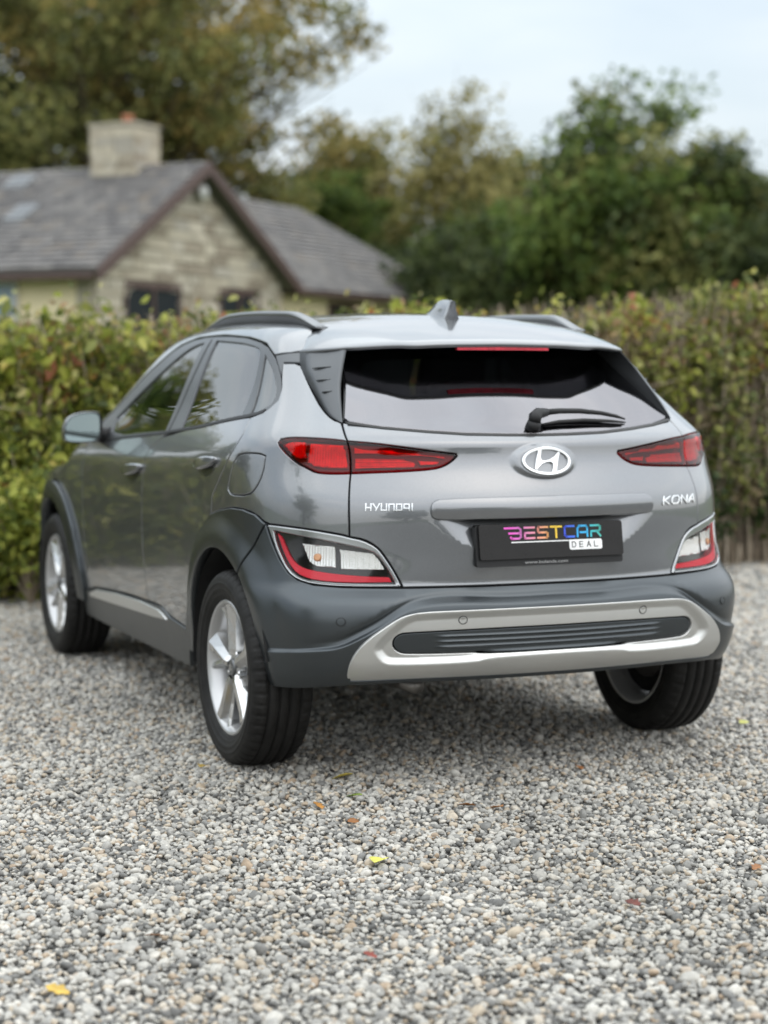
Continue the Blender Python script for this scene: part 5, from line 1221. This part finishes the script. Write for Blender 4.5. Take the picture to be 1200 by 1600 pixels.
def window(g0, g1, m0, m1, z0, z1, n, parent, along='g', fm=BROWN, pane=None):
    pane = pane or mat('window_pane', (.03, .035, .04), .08)
    fr = None
    w = hbox('window', g0, g1, m0, m1, z0, z1, mat('window_recess', (.02, .02, .02), .6), parent)
    d = .05
    for i in range(n):
        if along == 'g':
            a = g0 + (g1 - g0) * i / n; b = g0 + (g1 - g0) * (i + 1) / n; hbox('pane', a + .05, b - .05, m0 - .015, m0 + .01, z0 + .05, z1 - .05, pane, w)
            hbox('frame', a - .03, a + .045, m0 - .05, m0 + .02, z0, z1, fm, w)
        else:
            a = m0 + (m1 - m0) * i / n; b = m0 + (m1 - m0) * (i + 1) / n; hbox('pane', g0 - .015, g0 + .01, a + .05, b - .05, z0 + .05, z1 - .05, pane, w)
            hbox('frame', g0 - .05, g0 + .02, a - .03, a + .045, z0, z1, fm, w)
    if along == 'g':
        hbox('frame', g1 - .045, g1 + .03, m0 - .05, m0 + .02, z0, z1, fm, w); hbox('frame', g0, g1, m0 - .055, m0 + .02, z1 - .10, z1 + .02, fm, w); hbox('sill', g0 - .1, g1 + .1, m0 - .12, m0, z0 - .08, z0, fm, w)
    else:
        hbox('frame', g0 - .05, g0 + .02, m1 - .045, m1 + .03, z0, z1, fm, w); hbox('frame', g0 - .055, g0 + .02, m0, m1, z1 - .08, z1 + .02, fm, w); hbox('frame', g0 - .056, g0 + .015, m0, m1, (z0 + z1) / 2 - .03, (z0 + z1) / 2 + .03, fm, w); hbox('sill', g0 - .12, g0, m0 - .1, m1 + .1, z0 - .08, z0, fm, w)
    return w
for a, b, c, d in WIN: window(a, b, -.05, .3, 1.2, d, 2, HS)
window(-.02, .25, 1.75, 3.2, 1.2, 3.02, 2, HS, 'm', mat('white_frame', (.6, .6, .6), .5), mat('blue_pane', (.25, .33, .42), .1))
# roof slopes with courses of tiles
def tiled(name, A, B, Cc, D, parent, nrow, ncol, th=.045):
    """A-B along the eave, D-C along the ridge (A below D)"""
    A, B, Cc, D = (np.array(p, float) for p in (A, B, Cc, D)); n = np.cross(B - A, D - A); n /= np.linalg.norm(n)
    if n[2] < 0: n = -n
    slab = Geo().add([A, B, Cc, D, A - n * .12, B - n * .12, Cc - n * .12, D - n * .12], [(0, 1, 2, 3), (7, 6, 5, 4), (0, 4, 5, 1), (1, 5, 6, 2), (2, 6, 7, 3), (3, 7, 4, 0)]).obj(name, TILE, parent)
    g = Geo(); r2 = np.random.default_rng(9)
    for i in range(nrow):
        t0, t1 = i / nrow, min(1, (i + 1.12) / nrow); sh = (i % 2) * .5
        for j in range(-1, ncol):
            s0, s1 = max(0, (j + sh) / ncol), min(1, (j + 1 + sh) / ncol)
            if s1 - s0 < .2 / ncol: continue
            P = lambda s, t: (A * (1 - s) + B * s) * (1 - t) + (D * (1 - s) + Cc * s) * t
            e = (s1 - s0) * .03; l0 = th + r2.uniform(0, .012); q = [P(s0 + e, t0) + n * l0, P(s1 - e, t0) + n * l0, P(s1 - e, t1) + n * .008, P(s0 + e, t1) + n * .008]
            g.add(q + [q[0] - n * (l0 - .001), q[1] - n * (l0 - .001)], [(0, 1, 2, 3), (0, 4, 5, 1)])
    t = g.obj('tiles', TILE, slab); t['kind'] = 'stuff'; return slab
ov = .35
s_ = (RZ - EZ) / (SPAN / 2)
tiled('roof_slope', hp(-ov, LEN + .2, EZ - s_ * ov + .1), hp(-ov, -.35, EZ - s_ * ov + .1), hp(SPAN / 2, -.35, RZ + .1), hp(SPAN / 2, LEN + .2, RZ + .1), HS, 22, 52)
tiled('roof_slope', hp(SPAN + ov, -.35, EZ - s_ * ov + .1), hp(SPAN + ov, LEN + .2, EZ - s_ * ov + .1), hp(SPAN / 2, LEN + .2, RZ + .1), hp(SPAN / 2, -.35, RZ + .1), HS, 22, 52)
def board(name, a, b, w, th, parent, material=BROWN):
    a, b = np.array(a), np.array(b); up = np.array([0, 0, w]); out = np.array([*(-MW * th), 0])
    V = [a, b, b - up, a - up]; V += [p + out for p in V]; return Geo().add(V, [(0, 1, 2, 3), (7, 6, 5, 4), (0, 4, 5, 1), (1, 5, 6, 2), (2, 6, 7, 3), (3, 7, 4, 0)]).obj(name, material, parent)
board('bargeboard', hp(-ov, -.36, EZ - s_ * ov + .10), hp(SPAN / 2, -.36, RZ + .10), .24, .06, HS); board('bargeboard', hp(SPAN + ov, -.36, EZ - s_ * ov + .10), hp(SPAN / 2, -.36, RZ + .10), .24, .06, HS)
hbox('gutter', -ov - .10, -ov + .03, -.30, LEN, EZ - s_ * ov - .10, EZ - s_ * ov + .02, BROWN, HS)
hbox('gutter', SPAN + ov - .03, SPAN + ov + .10, -.30, .3, EZ - s_ * ov - .10, EZ - s_ * ov + .02, BROWN, HS)
Geo().tube([hp(SPAN / 2 - .02, -.17, 4.98), hp(SPAN / 2 - .02, -.30, 4.98)], [.15, .15], 18).obj('gable_lamp', mat('white_disc', (.5, .5, .48), .5), HS, True)
# chimney on the ridge
ch = hbox('chimney', SPAN / 2 - .48, SPAN / 2 + .48, 1.15, 2.25, RZ - .7, 6.42, MORTAR, HS)
rs_ = np.random.default_rng(15); z = RZ - .5
while z < 6.28:
    hgt = rs_.uniform(.13, .19)
    for (face, L0, L1) in (('g', 1.15, 2.25), ('m', SPAN / 2 - .48, SPAN / 2 + .48)):
        a = L0
        while a < L1 - .05:
            w = min(rs_.uniform(.25, .5), L1 - a); o = link_mesh('stone', smesh[rs_.integers(0, 8)], ch); p = hp(SPAN / 2 - .48, a + w / 2, z + hgt / 2) if face == 'g' else hp(a + w / 2, 1.15, z + hgt / 2); o.location = p
            o.rotation_euler = (0, 0, rot_house); o.scale = (.08, w - .02, hgt - .02) if face == 'g' else (w - .02, .08, hgt - .02); a += w
    z += hgt
hbox('chimney_cap', SPAN / 2 - .51, SPAN / 2 + .51, 1.11, 2.29, 6.42, 6.49, MORTAR, ch); hbox('flashing', SPAN / 2 - .72, SPAN / 2 - .56, 1.0, 2.4, RZ - .62, RZ - .28, LEAD, ch)
v, f = lathe([(0, .11), (.05, .14), (.28, .12), (.32, .15), (.36, .15), (.36, .10), (0.1, .09)], 18)
pot = mesh_obj('chimney_pot', [(y, zz, x) for x, y, zz in v], f, mat('terracotta', (.42, .17, .10), .8), ch); pot.scale = (.9, .9, .55); pot.location = hp(SPAN / 2 - .1, 1.55, 6.48)
def on_slope(g, m, lift): return hp(g, m, EZ + s_ * g + .1 + lift)
for (g0, g1, m0, m1) in ((1.5, 2.1, 2.7, 3.2), (2.95, 3.4, 3.7, 4.3)):
    V = [on_slope(g0, m0, .10), on_slope(g0, m1, .10), on_slope(g1, m1, .10), on_slope(g1, m0, .10)]; V += [p - np.array([0, 0, .12]) for p in V]
    sl = Geo().add(V, [(0, 1, 2, 3), (7, 6, 5, 4), (0, 4, 5, 1), (1, 5, 6, 2), (2, 6, 7, 3), (3, 7, 4, 0)]).obj('skylight', LEAD, HS)
    e = .07; V = [on_slope(g0 + e, m0 + e, .108), on_slope(g0 + e, m1 - e, .108), on_slope(g1 - e, m1 - e, .108), on_slope(g1 - e, m0 + e, .108)]; Geo().add(V, [(0, 1, 2, 3)]).obj('pane', SKYL, sl)
# lower wing running on behind, its ridge parallel to the gable wall
W0, W1, WD = SPAN + .2, SPAN + 11.2, 6.4
hbox('wing_wall', W0 - 1.5, W1, .6, .9, 0, EZ - .05, YELLOW, HS); hbox('wing_end_wall', W1 - .3, W1 - .01, .9, WD, 0, EZ - .05, YELLOW, HS)
WRZ = 5.75
tiled('wing_roof', hp(W0 - 2.0, .25, EZ - .12), hp(W1 + .35, .25, EZ - .12), hp(W1 - 3.2, .6 + WD / 2, WRZ), hp(W0 - 2.0, .6 + WD / 2, WRZ), HS, 20, 38)
tiled('wing_roof', hp(W1 + .35, .25, EZ - .12), hp(W1 + .35, WD + .9, EZ - .12), hp(W1 - 3.2, .6 + WD / 2 + .02, WRZ), hp(W1 - 3.2, .6 + WD / 2, WRZ), HS, 20, 20)
hbox('gutter', W0, W1 + .35, .14, .27, EZ - .26, EZ - .14, BROWN, HS)
window(SPAN + 3.6, SPAN + 5.2, .55, .8, 1.2, 2.95, 2, HS)
window(SPAN + .9, SPAN + 1.3, .55, .8, 1.6, 2.6, 1, HS)

# ------------------------------------------------------------------ fallen leaves on the gravel, each its own
def fallen(name, label, x, y, length, color, seed, lobes=0):
    r = np.random.default_rng(seed); m = mat('fallen_leaf', color, .6, var=.35, var_scale=30); a = r.uniform(0, 6.28); n = 9; V = []; curl = r.uniform(.15, .4)
    for i in range(n):
        t = i / (n - 1); w = length * .30 * math.sin(math.pi * min(1, t * .93 + .04)) ** .8 * (1 + (.35 * math.sin(t * 17 + seed) if lobes else .06 * math.sin(t * 23)))
        for s in (-1, -.5, 0, .5, 1):
            V.append(((t - .5) * length, s * w, curl * w * abs(s) ** 1.5 + .012 * math.sin(t * 3 + seed) * length * 6 * .2))
    V = np.array(V); c, s = math.cos(a), math.sin(a); V[:, :2] = V[:, :2] @ np.array([[c, s], [-s, c]])
    f = grid_faces(n, 5); o = mesh_obj(name, V, f, m); o.location = (x, y, .013); o.rotation_euler = (r.normal(0, .18), r.normal(0, .18), 0)
    so = o.modifiers.new('thickness', 'SOLIDIFY'); so.thickness = .0008
    tag(o, label, 'leaf', 'fallen leaves on the gravel'); return o
YL, OL, GL, BR_, RD = (.62, .60, .12), (.42, .33, .06), (.22, .30, .05), (.26, .11, .035), (.20, .035, .02)
for i, (lab, x, y, ln, c, lo) in enumerate([
    ('bright pale yellow fallen leaf, largest on the open gravel', -.89, -1.352, .085, YL, 0), ('olive yellow fallen leaf behind the left rear tyre at shadow edge', -.61, -.375, .075, OL, 0),
    ('slim green fallen leaf lying near the olive yellow leaf', -.674, -.635, .060, GL, 0), ('orange brown curled leaf on gravel below the left bumper corner', -.82, -.708, .050, (.42, .20, .05), 1),
    ('small dull brown leaf between the pale yellow and green leaves', -.795, -.929, .04, BR_, 0), ('golden curled leaf alone on gravel far behind the left wheel', -1.924, -2.035, .055, (.50, .33, .06), 1),
    ('small dark red leaf alone on open gravel below pale yellow leaf', -1.215, -2.077, .035, RD, 1), ('dark maroon leaf alone on gravel well behind the right wheel', -.454, -1.957, .05, (.12, .03, .02), 1),
    ('brown crumpled leaf, left of a pair on gravel under number plate', -.4, -.881, .055, BR_, 1), ('brown crumpled leaf, right of a pair on gravel under number plate', -.326, -.938, .055, (.34, .15, .05), 1),
    ('small rust coloured leaf at the edge of the bumper shadow', .176, -.546, .045, (.36, .15, .05), 1), ('dark brown leaf scrap on gravel left of the dark red leaf', -1.631, -1.75, .045, (.14, .07, .03), 1),
    ('yellow green leaf on gravel beside the right rear tyre', 1.13, -.1, .055, (.45, .45, .10), 0), ('yellow brown leaf lying under the edge of left rear tyre', -.985, -.05, .055, (.40, .27, .05), 1),
    ('small brown red leaf far out on gravel behind right wheel', .02, -1.8, .04, BR_, 1)]):
    fallen('fallen_leaf', lab, x, y, ln, c, 200 + i, lo)
